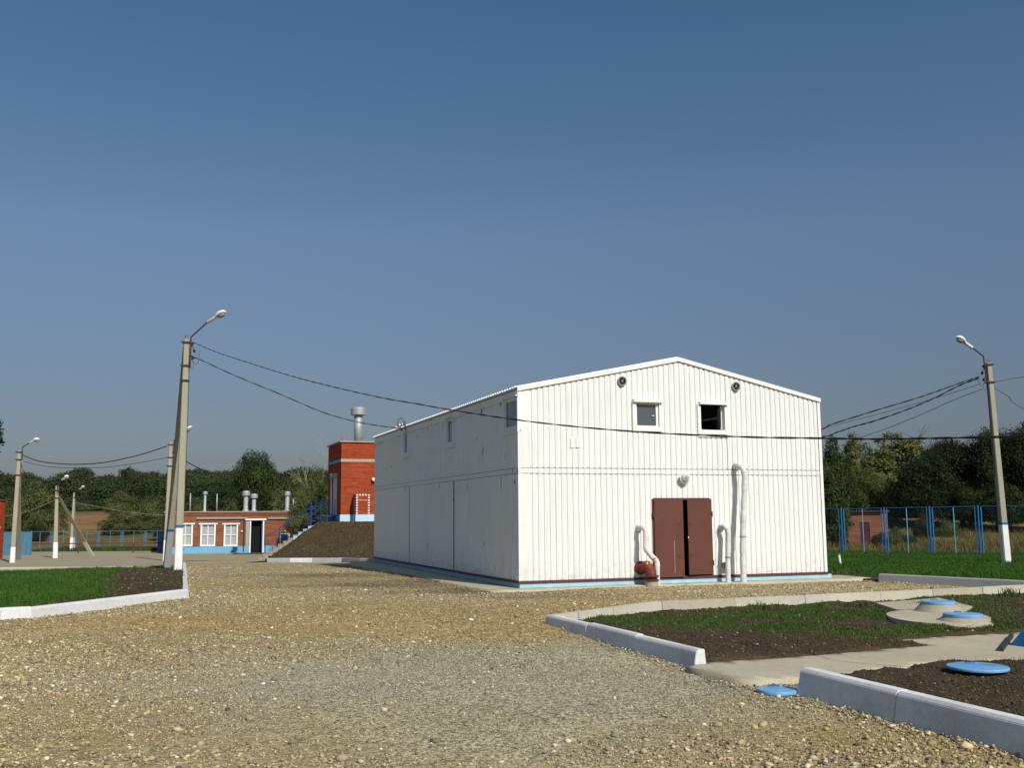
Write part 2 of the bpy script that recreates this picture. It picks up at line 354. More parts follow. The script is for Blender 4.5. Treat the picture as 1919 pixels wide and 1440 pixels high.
def sheet(poly, step, zf, skirt=0):                             # plan polygon filled with a grid, height from zf(x, y)
    xs = [p[0] for p in poly]; ys = [p[1] for p in poly]; pts = [Vector((p[0], p[1])) for p in poly]
    dense = []
    for i, p in enumerate(pts):
        q = pts[(i+1) % len(pts)]; n = max(1, int((q-p).length/step))
        for k in range(n): dense.append(p+(q-p)*k/n)
    gx, gy = np.meshgrid(np.arange(min(xs)+step*.5, max(xs), step), np.arange(min(ys)+step*.5, max(ys), step))
    gx = gx.ravel(); gy = gy.ravel(); rr = np.random.RandomState(1); gx = gx+rr.uniform(-.3, .3, gx.shape)*step; gy = gy+rr.uniform(-.3, .3, gy.shape)*step
    k = inside([tuple(p) for p in poly], gx, gy); inner = [Vector((a, b)) for a, b in zip(gx[k], gy[k])]
    nb = len(dense); v, e, f, *_ = delaunay_2d_cdt(dense+inner, [(i, (i+1) % nb) for i in range(nb)], [], 1, 1e-5)
    X = np.array([p.x for p in v]); Y = np.array([p.y for p in v]); Z = zf(X, Y)
    Fc = np.array([t for t in f if len(t) == 3]); V = np.stack([X, Y, Z], 1)
    a = V[Fc[:, 1]]-V[Fc[:, 0]]; b = V[Fc[:, 2]]-V[Fc[:, 0]]; neg = (a[:, 0]*b[:, 1]-a[:, 1]*b[:, 0]) < 0; Fc[neg] = Fc[neg][:, ::-1]
    if skirt:                                            # turn the rim down into the ground
        nV = len(V); E = {}
        for t in Fc:
            for a_, b_ in ((t[0], t[1]), (t[1], t[2]), (t[2], t[0])): E[(a_, b_)] = 1
        rim = [(a_, b_) for (a_, b_) in E if (b_, a_) not in E]; mp = {}; add = []
        for a_, b_ in rim:
            for q in (a_, b_):
                if q not in mp: mp[q] = nV+len(add); add.append(V[q]-np.array([0, 0, skirt]))
        V = np.concatenate([V, np.array(add)]); Fc = np.concatenate([Fc, np.array([t for a_, b_ in rim for t in ((b_, a_, mp[a_]), (b_, mp[a_], mp[b_]))])])
    return V, Fc
def catmull(P, n=8):
    out = []; P = [Vector(p) for p in P]
    for i in range(len(P)-1):
        p0 = P[max(0, i-1)]; p1 = P[i]; p2 = P[i+1]; p3 = P[min(len(P)-1, i+2)]
        for k in range(n):
            t = k/n; out.append(.5*((2*p1)+(-p0+p2)*t+(2*p0-5*p1+4*p2-p3)*t*t+(-p0+3*p1-3*p2+p3)*t*t*t))
    return out+[P[-1]]

# ============================================================ TERRAIN AND GROUND SHEETS
def px_poly(pts, z=0.): return [tuple(G(a, b, z))[:2] for a, b in pts]
def grid_axis(segs):
    out = []
    for a, b, st in segs: out += list(np.arange(a, b, st))
    return np.array(out+[segs[-1][1]])
gx = grid_axis([(-1600, -300, 100), (-300, -100, 10), (-100, 60, 2), (60, 200, 7), (200, 400, 25), (400, 1600, 100)])
gy = grid_axis([(-400, -20, 40), (-20, 30, 2.5), (30, 140, 2), (140, 320, 6), (320, 600, 28), (600, 3000, 150)])
XX, YY = np.meshgrid(gx, gy); ZZ = T(XX, YY)-.03
hill = (vnoise(XX*.02, YY*.02, 3)-.5); ZZ = ZZ+hill*np.clip((YY-110)/60, 0, 1)*3.0
ZZ[(YY < 29) & (np.abs(XX) < 26)] -= .08
idx = np.arange(XX.size).reshape(XX.shape); Fq = np.stack([idx[:-1, :-1], idx[:-1, 1:], idx[1:, 1:], idx[1:, :-1]], -1).reshape(-1, 4)
nz = vnoise(XX*.06, YY*.06, 9); nz2 = vnoise(XX*.25, YY*.25, 5)
col = np.zeros(XX.shape+(3,)); green = np.array([.055, .075, .022]); straw = np.array([.20, .145, .055]); oran = np.array([.23, .14, .062]); olive = np.array([.10, .098, .035])
w = np.clip((nz-.35)*3, 0, 1)[..., None]; col[:] = green*(1-w)+olive*w
yl = ((XX > 14) & (YY > 50) & (YY < 140))[..., None]*np.clip(nz2[..., None]*1.5+.1, 0, 1); col = col*(1-yl)+(straw*.8+olive*.2)*yl
br = (np.exp(-((XX+62)/9)**2-((YY-150)/26)**2)*1.6*(.5+nz2))[..., None].clip(0, 1); col = col*(1-br)+oran*br
br = (np.exp(-((YY-112)/16)**2)*(XX < -10)*(.35+.7*nz2))[..., None].clip(0, .85); col = col*(1-br)+(oran*.55+olive*.45)*br
me = npmesh('ground', np.stack([XX.ravel(), YY.ravel(), ZZ.ravel()], 1), Fq, col.reshape(-1, 3), True)
link('ground', me, 'ground', kind='structure')

# building frame first: the kerbs and sheets refer to it
c0 = G(974, 1089.7, .2); c2 = G(1548, 1072, .2)
ANG = math.atan2(c2.y-c0.y, c2.x-c0.x); B = Frame((c0.x, c0.y, 0), ANG); BW = (c2-c0).length
BL = B.side(701.5, 1043.5).y
EAVE = B.front(974, 729).z; RIDX = B.front(1270, 672).x; RIDZ = B.front(1270, 674).z
print('building', BW, BL, EAVE, RIDX, RIDZ, math.degrees(ANG), tuple(B.o))
BLD = [tuple(B.w(a, b))[:2] for a, b in ((0, 0), (BW, 0), (BW, BL), (0, BL))]

# gravel yard
HA_ = G(1019, 1178); HB_ = G(1180, 1215)
def heap(x, y):                                       # gravel banked against the far half of the slanting kerb
    dx, dy = HB_.x-HA_.x, HB_.y-HA_.y; L2 = dx*dx+dy*dy; t = ((x-HA_.x)*dx+(y-HA_.y)*dy)/L2; d = ((x-HA_.x)*dy-(y-HA_.y)*dx)/math.sqrt(L2)
    return .09*np.clip(1-np.clip(t, -.1, 1), 0, 1)*np.exp(-(d/.45)**2)*np.exp(-(np.clip(-t-.05, 0, 9)*math.sqrt(L2)/.5)**2)*(t < 1)
def gz(x, y): return T(x, y)+heap(x, y)+(vnoise(x*.45, y*.45, 2)-.5)*.07+(vnoise(x*2.2, y*2.2, 4)-.5)*.025-.012
GRAV = [(-14, 2.5), (14, 2.5), (16, 12), (17.5, 24), tuple(G(1760, 1096))[:2], tuple(G(1640, 1090))[:2], (8, 33), (6, 46), (-8.5, 50.2), (-13.2, 50.5), tuple(GT(470, 1050))[:2], tuple(GT(350, 1051))[:2], (-14.8, 40), (-14.2, 33), (-12.5, 24), (-16, 18)]
V, Fc = sheet(GRAV, .2, lambda x, y: gz(x, y)+.006)
def tones(x, y):
    p = np.stack([x, y], 1); c = G(830, 1265); c2_ = G(1080, 1210); n1 = vnoise(x*.8, y*.8, 21); n2 = vnoise(x*.35, y*.35, 8)
    def blob(o, rx, ry): return np.exp(-((x-o.x)/rx)**2-((y-o.y)/ry)**2)
    grey = np.clip(blob(G(830, 1275), 2.6, 2.3)*1.4+blob(G(1130, 1265), 1.7, 2.3)*1.1+blob(G(900, 1400), 1.7, 1.3)*.6, 0, 1.1)*(.35+n1)
    dark = np.clip(blob(G(640, 1078), 3., 1.6)+blob(G(800, 1092), 2.6, 1.4)*1.3+blob(G(880, 1108), 2.2, .9)*1.5+blob(G(720, 1098), 3.2, .8)*1.1+blob(G(1010, 1118), 1.6, .4), 0, 1)*np.clip(n1*2-.25, 0, 1)
    clay = np.clip(blob(G(940, 1170), 4.2, 2.2)*1.3+blob(G(620, 1150), 3.4, 2.)*.7+blob(G(1040, 1130), 3, 1.2)*.8+blob(G(380, 1170), 3.5, 1.6)*.5+blob(G(1620, 1400), 1.6, 1.5)*.9+(n2-.45)*1.6, 0, 1)*(.45+.9*n1)
    return np.stack([grey.clip(0, .9), dark.clip(0, .85), clay.clip(0, .8)], 1)
me = npmesh('gravel_yard', V, Fc, None, True); setcol(me, 'tone', tones(V[:, 0], V[:, 1])); link('gravel_yard', me, 'gravel', kind='structure')

# left planting bed, right beds, concrete
LB = px_poly([(-420, 1168), (0, 1160), (60, 1157), (348, 1119), (343, 1055), (240, 1064), (150, 1071), (0, 1080), (-420, 1095)])
RB = px_poly([(1048, 1176), (1226, 1154), (1500, 1141), (1640, 1133), (1919, 1118), (2350, 1098), (2350, 1166), (1888, 1193.5), (1676, 1206), (1738, 1218), (1480, 1240), (1306, 1251)])
CB = px_poly([(1506, 1296), (1545, 1279), (1596, 1275), (1665, 1264), (1775, 1248), (1919, 1246), (2350, 1226), (2350, 1640), (1919, 1404), (1649, 1330)])
PATH = px_poly([(1286, 1258), (1315, 1250), (1480, 1239), (1740, 1217), (1677, 1205.5), (1888, 1193), (2350, 1165), (2350, 1228), (1919, 1247), (1775, 1249), (1665, 1265), (1596, 1276), (1530, 1282), (1480, 1281), (1400, 1286)])
LAWN = [tuple(G(1640, 1089))[:2], tuple(G(1919, 1103))[:2], (19, 22), (34, 20), (34, 40), (25, 45.0), (16.4, 52), (9, 56), (8.6, 38), tuple(B.w(BW+1.0, 2.4))[:2], tuple(B.w(BW+.9, -.1))[:2]]
def soilz(base, amp):
    return lambda x, y: T(x, y)+base+(vnoise(x*1.3, y*1.3, 6)-.5)*amp+(vnoise(x*5, y*5, 12)-.5)*amp*.7+(vnoise(x*13, y*13, 16)-.5)*amp*.45
zl = soilz(.10, .10); zr = soilz(.085, .09); zc = soilz(.06, .07)
for nm, poly, st, zf in (('soil_bed', LB, .16, zl), ('soil_bed', RB, .09, zr), ('soil_bed', CB, .07, zc)):
    V, Fc = sheet(poly, st, zf, .2); link(nm, npmesh(nm, V, Fc, None, True), 'soil', kind='structure')
V, Fc = sheet(LAWN, .4, lambda x, y: T(x, y)+.03+(vnoise(x*.8, y*.8, 6)-.5)*.08, .2); link('lawn_soil', npmesh('lawn_soil', V, Fc, None, True), 'soil', kind='structure')
V, Fc = sheet(PATH, .25, lambda x, y: .045+0*x+(vnoise(x*1.5, y*1.5, 6)-.5)*.012, .15); link('path', npmesh('path', V, Fc, None, True), 'conc', kind='structure')
# pads of poured concrete joined to the path
YARD = [tuple(G(-420, 1083))[:2], tuple(G(0, 1071))[:2], tuple(G(150, 1064.5))[:2], tuple(G(240, 1059))[:2], tuple(G(343, 1053))[:2], (-14.9, 41), tuple(GT(352, 1052))[:2], tuple(GT(470, 1051))[:2], (-13.3, 50.6), (-12.5, 56), (-12, 67.5), (-21, 67), (-24, 92), (-44, 92.5), (-38, 62), (-36, 50), (-38, 33)]
V, Fc = sheet(YARD, 1.2, lambda x, y: T(x, y)+.012); link('yard', npmesh('yard', V, Fc, None, True), 'yard', kind='structure')
STRIP = px_poly([(-420, 1097), (0, 1082), (150, 1073), (240, 1066), (343, 1057), (330, 1053), (255, 1056.5), (0, 1060.5), (-420, 1063)]); V, Fc = sheet(STRIP, .8, lambda x, y: T(x, y)+.03); link('footpath', npmesh('footpath', V, Fc, None, True), 'conc', kind='structure')
# apron of the big shed
ap = [tuple(B.w(a, b))[:2] for a, b in ((.0, .06), (0, BL-.02), (-.95, BL+.1), (-1.15, BL*.62), (-1.0, BL*.3), (-1.05, 1.2), (-.85, -.5), (.6, -.62), (2.8, -.48), (5.2, -.6), (BW+.2, -.7), (BW+1.15, -.4), (BW+1.2, 1.0), (BW+.1, 1.), (BW+.1, .06))]
V, Fc = sheet(ap, .4, lambda x, y: 0*x+.028+(vnoise(x, y, 3)-.5)*.01, .15); link('apron', npmesh('apron', V, Fc, None, True), 'conc', kind='structure')

# ------------------------------------------------------------ kerbs
KP = [(0, -.06), (.035, .17), (.06, .205), (.15, .205), (.16, -.06)]
def resample(path, step):
    P = [Vector(p) for p in path]; out = []
    for i in range(len(P)-1):
        d = P[i+1]-P[i]; n = max(1, round(d.length/step)); out += [(P[i]+d*(k/n), P[i]+d*((k+1)/n)) for k in range(n)]
    return out
def kerb(path, label, mats, step=1.55, prof=KP, cat='kerb', grp=None, jitter=.006):
    root = thing('kerb', label, cat, path[0], 0, grp); o = Vector(path[0]); rr = random.Random(len(label))
    S_ = resample(path, step)
    for i, (a, b) in enumerate(S_):
        d = (b-a).normalized(); m_ = MB(); j = Vector((rr.uniform(-1, 1), rr.uniform(-1, 1), rr.uniform(-1, 1)))*jitter
        n_ = Vector((-d.y, d.x, 0))
        def corner(pt, nx, s_):                         # mitre where the run turns
            if nx is None: return [Vector(pt)+n_*q+Vector((0, 0, h))+d*s_*.004 for q, h in prof]
            d2 = nx; nn = (n_+Vector((-d2.y, d2.x, 0))).normalized(); k = 1/max(.45, nn.dot(n_)); return [Vector(pt)+nn*q*k+Vector((0, 0, h)) for q, h in prof]
        pa = None; pb = None
        if i: e = (S_[i-1][1]-S_[i-1][0]).normalized(); pa = e if e.dot(d) < .999 else None
        if i+1 < len(S_): e = (S_[i+1][1]-S_[i+1][0]).normalized(); pb = e if e.dot(d) < .999 else None
        A = corner(a, pa, 1); Bq = corner(b, pb, -1); n = len(prof)
        m_.add([p-o+j for p in A]+[p-o+j for p in Bq], [tuple(range(n)), tuple(reversed(range(n, 2*n)))]+[(k, (k+1) % n, n+(k+1) % n, n+k) for k in range(n)])
        m_.build('kerb_stone', mats[i % len(mats)], root, bevel=.006)
    return root
def gp(px, py, z=0.): p = G(px, py, z); return (p.x, p.y, float(T(p.x, p.y)))
kerb([gp(-420, 1172), gp(0, 1163), gp(60, 1160), gp(355, 1122), gp(350, 1053)], 'whitewashed kerb edging the grass bed at the foot of the lamp pole', ['kerbw'])
kerb([gp(-420, 1061), gp(0, 1059), gp(160, 1058.3), gp(255, 1056)], 'low pale kerb along the far side of the left grass bed', ['kerbn'], 2.5, [(0, -.05), (.0, .07), (.02, .09), (.14, .09), (.14, -.05)])
kerb([gp(1300, 1254), gp(1019, 1178)][::-1], 'whitewashed kerb slanting towards the camera left of the right-hand bed', ['kerbb'], 1.45, [(0, -.05), (.045, .19), (.07, .22), (.16, .22), (.19, -.05)])
kerb([gp(2350, 1092, .0), gp(1919, 1113), gp(1640, 1129), gp(1500, 1136.5), gp(1230, 1149), gp(1029, 1178)], 'long bare concrete kerb behind the right-hand bed facing the white shed', ['kerbn', 'kerbn', 'band', 'kerbn'], 1.7, [(0, -.05), (.0, .20), (.02, .22), (.15, .22), (.17, -.05)])
kerb([gp(1491, 1302), gp(1919, 1422), gp(2400, 1590)], 'large light kerb nearest the camera at the lower right corner', ['kerbb'], 1.25, [(0, -.05), (.06, .22), (.085, .25), (.20, .25), (.21, -.05)])
kerb([gp(1646, 1090), gp(1919, 1105), gp(2400, 1135)], 'grey kerb along the lawn to the right of the white shed', ['kerbg'], 3., [(0, -.05), (.03, .20), (.05, .22), (.16, .22), (.16, -.05)])

# ============================================================ WHITE SHED
shed = thing('metal_shed', 'big white corrugated metal shed with low gable and red-brown doors', 'shed', B.o, ANG)
def topz(u): return EAVE+(RIDZ-EAVE)*(1-abs(u-RIDX)/(RIDX if u < RIDX else BW-RIDX))
def corrugated(mb, U0, U1, z0, ztop, P, holes=(), per=.156, dep=.022, out=0., start=0.):
    brk = [(U0, dep)]
    u = U0+start
    if start: brk.append((u, dep))
    prof = [(0, dep), (.088, dep), (.103, 0), (.141, 0), (.156, dep)]
    while u < U1-start*.4:
        for a, d in prof[1:]:
            if u+a <= U1: brk.append((u+a, d))
        u += per
    brk.append((U1, brk[-1][1]))
    def off(x):
        for (a, da), (b, db) in zip(brk, brk[1:]):
            if a <= x <= b and b > a: return da+(db-da)*(x-a)/(b-a)
        return dep
    ed = sorted(set([h[0] for h in holes]+[h[1] for h in holes]+[RIDX]))
    pts = sorted(brk+[(e, off(e)) for e in ed if U0 < e < U1])
    for (a, da), (b, db) in zip(pts, pts[1:]):
        if b-a < 1e-5: continue
        mid = (a+b)/2; segs = [(z0, None)]
        hs = sorted([h for h in holes if h[0] <= mid <= h[1]], key=lambda h: h[2]); zc_ = z0
        for h in hs: 
            if h[2] > zc_+.001: mb.add([P(a, da+out, zc_), P(b, db+out, zc_), P(b, db+out, h[2]), P(a, da+out, h[2])], [(0, 1, 2, 3)])
            zc_ = max(zc_, h[3])
        za, zb = (ztop(a), ztop(b)) if callable(ztop) else (ztop, ztop)
        if za > zc_: mb.add([P(a, da+out, zc_), P(b, db+out, zc_), P(b, db+out, zb), P(a, da+out, za)], [(0, 1, 2, 3)])
Pg = lambda u, o, z: (u, -o, z)
Ps = lambda u, o, z: (-o, u, z)
Pr = lambda u, o, z: (BW+o, u, z)
Pb = lambda u, o, z: (u, BL+o, z)
Z0 = .2; ZB0 = B.front(1250, 890).z; ZB1 = B.front(1250, 879.5).z
fz = lambda a, b: B.front(a, b)
def rect(x0, y0, x1, y1): a = fz(x0, y1); b = fz(x1, y0); return (a.x, b.x, a.z, b.z)
WIN1 = rect(1190.5, 756, 1232.5, 800); WIN2 = rect(1312, 759.5, 1355, 806)
ga = fz(1226, 1087); gb = fz(1329.5, 935.5); GATE = (ga.x, gb.x, .17, gb.z)
def srect(x0, x1, z0, z1): return (B.side(x1, 800).y, B.side(x0, 800).y, z0, z1)
sz0 = B.side(965, 801).z; sz1 = B.side(965, 748).z
SW = [srect(957.5, 972.3, sz0, sz1), srect(839.8, 850.5, sz0, sz1), srect(759.3, 766.5, sz0, sz1)]
SW = [(a, min(b, a+.95), c, d) for a, b, c, d in SW]; SW[0] = (SW[0][0], SW[0][0]+.95, sz0, sz1)
print('side windows', SW, 'gate', GATE, 'win', WIN1, WIN2, 'band', ZB0, ZB1)
mb = MB(); corrugated(mb, 0, BW, Z0, lambda u: min(ZB0, 99), Pg, [GATE], start=.2)
corrugated(mb, 0, BW, ZB1, topz, Pg, [WIN1, WIN2], start=.2); corrugated(mb, 0, BW, ZB0+.011, ZB1-.011, Pg, out=.004, start=.2)
mb.build('wall', 'gable', shed)
mb = MB(); corrugated(mb, 0, BL, Z0, ZB0, Ps, start=.1); corrugated(mb, 0, BL, ZB1, EAVE-.02, Ps, SW, start=.1); corrugated(mb, 0, BL, ZB0+.013, ZB1-.013, Ps, out=.004, start=.1)
mb.build('wall', 'sidewall', shed, label='shaded long side wall with scuffed paint')
mb = MB(); corrugated(mb, 0, BL, Z0, EAVE-.02, Pr); mb.build('wall', 'sidewall', shed)
mb = MB(); corrugated(mb, 0, BW, Z0, topz, Pb); mb.build('wall', 'sidewall', shed)
m_ = MB(); m_.box(.01, BW-.01, -.002, .0, ZB0-.02, ZB1+.02); m_.build('band_backing', 'seam', shed); m_ = MB(); m_.box(-.002, .0, .01, BL, ZB0-.02, ZB1+.02); m_.build('band_backing', 'seam', shed)
# corner angles, seams, barge boards, eave trim
mb = MB(); mb.box(-.031, .05, -.031, -.027, Z0, ZB0); mb.box(-.033, .05, -.033, -.029, ZB0, EAVE+.0); mb.build('corner_trim', 'gable', shed)
mb = MB(); mb.box(BW-.06, BW+.03, -.031, -.027, Z0, EAVE+.0); mb.box(BW+.027, BW+.031, -.027, .08, Z0, EAVE); mb.build('corner_trim', 'trimw', shed)
def barge(u0, u1, dz=.0):
    m_ = MB(); z0, z1 = topz(u0), topz(u1); h = .085
    a = [(u0, z0-h+.03), (u1, z1-h+.03), (u1, z1+.05), (u0, z0+.05)]
    m_.add([(x, -.062, z) for x, z in a]+[(x, -.045, z) for x, z in a], [(0, 1, 2, 3), (7, 6, 5, 4)]+[(i, (i+1) % 4, 4+(i+1) % 4, 4+i) for i in range(4)])
    m_.add([(u0, -.062, z0+.05), (u1, -.062, z1+.05), (u1, .12, z1+.05), (u0, .12, z0+.05), (u0, -.062, z0+.056), (u1, -.062, z1+.056), (u1, .12, z1+.056), (u0, .12, z0+.056)], [(0, 1, 2, 3), (4, 5, 6, 7), (0, 1, 5, 4), (2, 3, 7, 6), (1, 2, 6, 5), (0, 3, 7, 4)])
    return m_
barge(-.05, RIDX).build('barge_board', 'gable', shed); barge(RIDX, BW+.05).build('barge_board', 'gable', shed)
# roof sheets with ribs down the slope; ragged rib ends show along the eave
def roof_side(ue, sgn):
    m_ = MB(); v = -.02; prof = [(0, 0), (.05, 0), (.065, .035), (.115, .035), (.13, 0), (.19, 0)]; pts = []
    while v < BL+.05:
        for a, h in prof[:-1]: pts.append((v+a, h))
        v += .19
    ez = topz(max(0, min(BW, ue)))-(abs(ue-max(0, min(BW, ue)))*.2)
    for (a, ha), (b, hb) in zip(pts, pts[1:]):
        m_.add([(ue, a, ez+.045+ha), (ue, b, ez+.045+hb), (RIDX, b, RIDZ+.045+hb), (RIDX, a, RIDZ+.045+ha)], [(0, 1, 2, 3)])
        m_.add([(ue, a, ez+.0), (ue, b, ez+.0), (ue, b, ez+.045+hb), (ue, a, ez+.045+ha)], [(0, 1, 2, 3)])
    m_.add([(ue, -.02, ez), (ue, BL+.05, ez), (RIDX, BL+.05, RIDZ), (RIDX, -.02, RIDZ)], [(0, 1, 2, 3)])
    return m_
roof_side(-.09, -1).build('roof', 'sidewall', shed); roof_side(BW+.09, 1).build('roof', 'sidewall', shed)
MB().box(-.042, -.026, 0, BL, EAVE-.22, EAVE-.03).build('eave_trim', 'sidewall', shed)
# base rail and plinth
mb = MB(); mb.box(-.045, BW+.045, -.048, 0, Z0-.065, Z0); mb.box(-.048, 0, 0, BL, Z0-.065, Z0); mb.build('base_rail', 'maroon', shed)
mb = MB(); mb.prism([(-.01, -.02), (BW+.16, -.02), (BW+.16, 1.6), (BW+.0, 1.6), (BW, BL+.05), (-.01, BL+.05)], -.1, Z0-.066); mb.build('plinth', 'plinth', shed)
MB().prism([(-.03, BL-.3), (-.03, BL+.12), (1, BL+.12), (1, BL-.3)], -.1, Z0-.10).build('plinth', 'plinth', shed)
for v_, w_ in ((B.side(852, 1060).y, .05), (B.side(768, 1050).y, .03)):
    mb = MB(); mb.box(-.027, -.006, v_-w_, v_+w_, Z0, ZB0-.013) if w_ < .04 else mb.box(-.025, -.006, v_-w_, v_+w_, Z0, ZB0-.013); mb.build('panel_joint', 'scuff' if w_ > .04 else 'seam', shed)
for v_ in (B.side(851, 850).y, B.side(767, 850).y): MB().box(-.034, -.006, v_-.05, v_+.05, ZB1+.013, EAVE-.23).build('panel_joint', 'sidewall', shed)
u_ = fz(1246, 800).x; MB().box(fz(1363, 800).x-.035, fz(1363, 800).x+.035, -.034, -.02, ZB1+.02, topz(fz(1363, 800).x)-.12).build('panel_joint', 'gable', shed)
MB().box(-.046, -.034, -.05, -.03, ZB0-.02, ZB0+.1).build('corner_bracket', 'black', shed)
# gable windows
def gwin(h, hdr, closed):
    u0, u1, z0, z1 = h
    fr = MB(); t = .075
    fr.box(u0-t-.02, u0, -.07, .06, z0-.12, z1+.0); fr.box(u1, u1+t, -.07, .06, z0-.12, z1+.0); fr.box(u0, u1, -.07, .06, z0-.12, z0); fr.box(u0, u1, -.035, .06, z1, z1+.05)
    win = fr.build('window', 'trimw', shed, bevel=.004)
    hd = MB(); a = hdr; hd.box(a[0], a[1], -.14, -.024, a[2]-.012, a[3]); hd.build('header', 'gable', win)
    s_ = .045
    if closed:
        sf = MB(); sf.box(u0+.001, u0+s_, -.02, .03, z0+.002, z1-.002); sf.box(u1-s_*1.6, u1-.001, -.02, .03, z0+.002, z1-.002); sf.box(u0+s_, u1-s_*1.6, -.02, .03, z1-s_, z1-.002); sf.box(u0+s_, u1-s_*1.6, -.02, .03, z0+.002, z0+s_*.7)
        sf.build('sash', 'trimw', win); MB().box(u0+s_, u1-s_*1.6, .004, .012, z0+s_*.7, z1-s_).build('pane', 'glass', win)
        MB().box(u1-.2, u1-.13, -.034, -.021, (z0+z1)/2-.03, (z0+z1)/2-.012).build('handle', 'trimw', win)
    else:                                               # sash swung inwards on its right-hand stile
        sf = MB(); c = Vector((u1-.03, .05, 0)); d = Vector((.42, .9, 0)); L = (u1-u0)*.92
        for z_a, z_b in ((z0+.03, z0+.09), (z1-.09, z1-.03)): sf.bar(c+Vector((0, 0, (z_a+z_b)/2)), c+d*L+Vector((0, 0, (z_a+z_b)/2)), .05, .06)
        for k in (0.03, .97): sf.bar(c+d*L*k+Vector((0, 0, z0+.09)), c+d*L*k+Vector((0, 0, z1-.09)), .05, .05)
        sf.build('sash', 'trimw', win); m_ = MB(); m_.bar(c+d*L*.05+Vector((0, 0, (z0+z1)/2)), c+d*L*.95+Vector((0, 0, (z0+z1)/2)), .006, z1-z0-.2); m_.build('pane', 'clear', win)
        MB().add([(u0+.04, .3, z0+.02), (u0+.36, .5, z0+.03), (u0+.36, .52, z0+.09), (u0+.05, .32, z0+.06), (u0+.04, .34, z0+.02), (u0+.36, .54, z0+.03), (u0+.36, .56, z0+.09), (u0+.05, .36, z0+.06)], [(0, 1, 2, 3), (4, 5, 6, 7), (0, 1, 5, 4), (3, 2, 6, 7)]).build('inner_ledge', 'white', win)
h1a = fz(1184, 754); h1b = fz(1239, 750.5); gwin(WIN1, (h1a.x, h1b.x, WIN1[3]+.01, WIN1[3]+.075), True)
h1a = fz(1307.5, 759); h1b = fz(1360, 756); gwin(WIN2, (h1a.x, h1b.x, WIN2[3]-.0, WIN2[3]+.06), False)
MB().box(WIN2[0]-.1, WIN2[1]+.12, -.05, -.023, WIN2[2]-.19, WIN2[2]-.125).build('sill_flashing', 'gable', shed)
for i, (a, b, z0, z1) in enumerate(SW):
    fr = MB(); t = .06; fr.box(-.06, .05, a-t, a, z0-.1, z1+.03); fr.box(-.06, .05, b, b+t, z0-.1, z1+.03); fr.box(-.06, .05, a, b, z0-.1, z0); fr.box(-.06, .05, a, b, z1, z1+.03); fr.box(-.12, -.03, a-.1, b+.1, z1+.034, z1+.06); fr.box(-.08, -.024, a-.12, b+.12, z0-.16, z0-.102)
    if i == 2: fr.box(-.05, -.024, a-.35, b+.35, z0-.2, z0-.165)
    w_ = fr.build('window', 'sidewall', shed, bevel=.003); MB().box(.0, .01, a+.04, b-.04, z0+.04, z1-.04).build('pane', 'glass', w_)
    m_ = MB(); m_.box(-.01, .02, a, a+.04, z0, z1); m_.box(-.01, .02, b-.04, b, z0, z1); m_.box(-.01, .02, a+.04, b-.04, z0, z0+.04); m_.box(-.01, .02, a+.04, b-.04, z1-.04, z1); m_.build('sash', 'sidewall', w_)
# inner partition sheet, near-black, added to keep the open window's room dark
MB().box(.05, BW-.05, 5.5, 5.6, .2, EAVE-.1).build('dark_screen', 'dark', shed)
# gates
gx0, gx1, gz0, gz1 = GATE; gm = fz(1281.5, 1000).x
mb = MB(); mb.box(gx0-.03, gx0+.02, -.045, .05, gz0, gz1); mb.box(gx1-.02, gx1+.03, -.045, .05, gz0, gz1); mb.box(gx0+.02, gx1-.02, -.04, .05, gz1-.03, gz1+.025); mb.box(gx0+.02, gx1-.02, -.04, .05, gz0-.02, gz0+.02); mb.build('door_frame', 'gate', shed)
MB().box(gx0+.02, gx1-.02, .9, .93, gz0, gz1).build('gap_shade_sheet', 'dark', shed)  # near-black sheet standing in for the shade behind the door gap
def leaf(hx, w_, ang, side):                            # hinge x, width, opening angle
    m_ = MB(); s_ = 1 if side == 'l' else -1
    m_.box(0, s_*w_, -.03, .012, .015 if side == 'l' else .06, gz1-gz0-.01) if s_ > 0 else m_.box(s_*w_, 0, -.03, .012, .06, gz1-gz0-.01)
    o = m_.build('door', 'gate', shed, bevel=.004); o.location = (hx, -.055, gz0); o.rotation_euler = (0, 0, ang)
    for zz in (.35, (gz1-gz0)-.4):
        h_ = MB(); h_.tube([(-s_*.02, -.03, zz-.07), (-s_*.02, -.03, zz+.07)], .022, 8); h_.box(min(0, s_*.1), max(0, s_*.1), -.037, -.031, zz-.025, zz+.025); h_.build('hinge', 'brownm', o)
    e = s_*(w_-.05)
    fm = MB()                                           # welded stiffening strips and lock plates
    for zz in (.55, 1.38): MB().box(min(e, e-s_*.11), max(e, e-s_*.11), -.042, -.031, zz-.035, zz+.035).build('lock_plate', 'gate', o)
    if side == 'l': MB().box(w_*.66, w_*.665, -.034, -.031, .12, .95).build('scratch', 'white', o)
    else: MB().box(e-.07, e-.05, -.05, -.031, 1.0, 1.045).build('handle', 'trimw', o)
leaf(gx0+.01, gm-gx0-.075, R(-2.0), 'l'); leaf(gx1-.01, gx1-gm-.065, R(3.5), 'r')
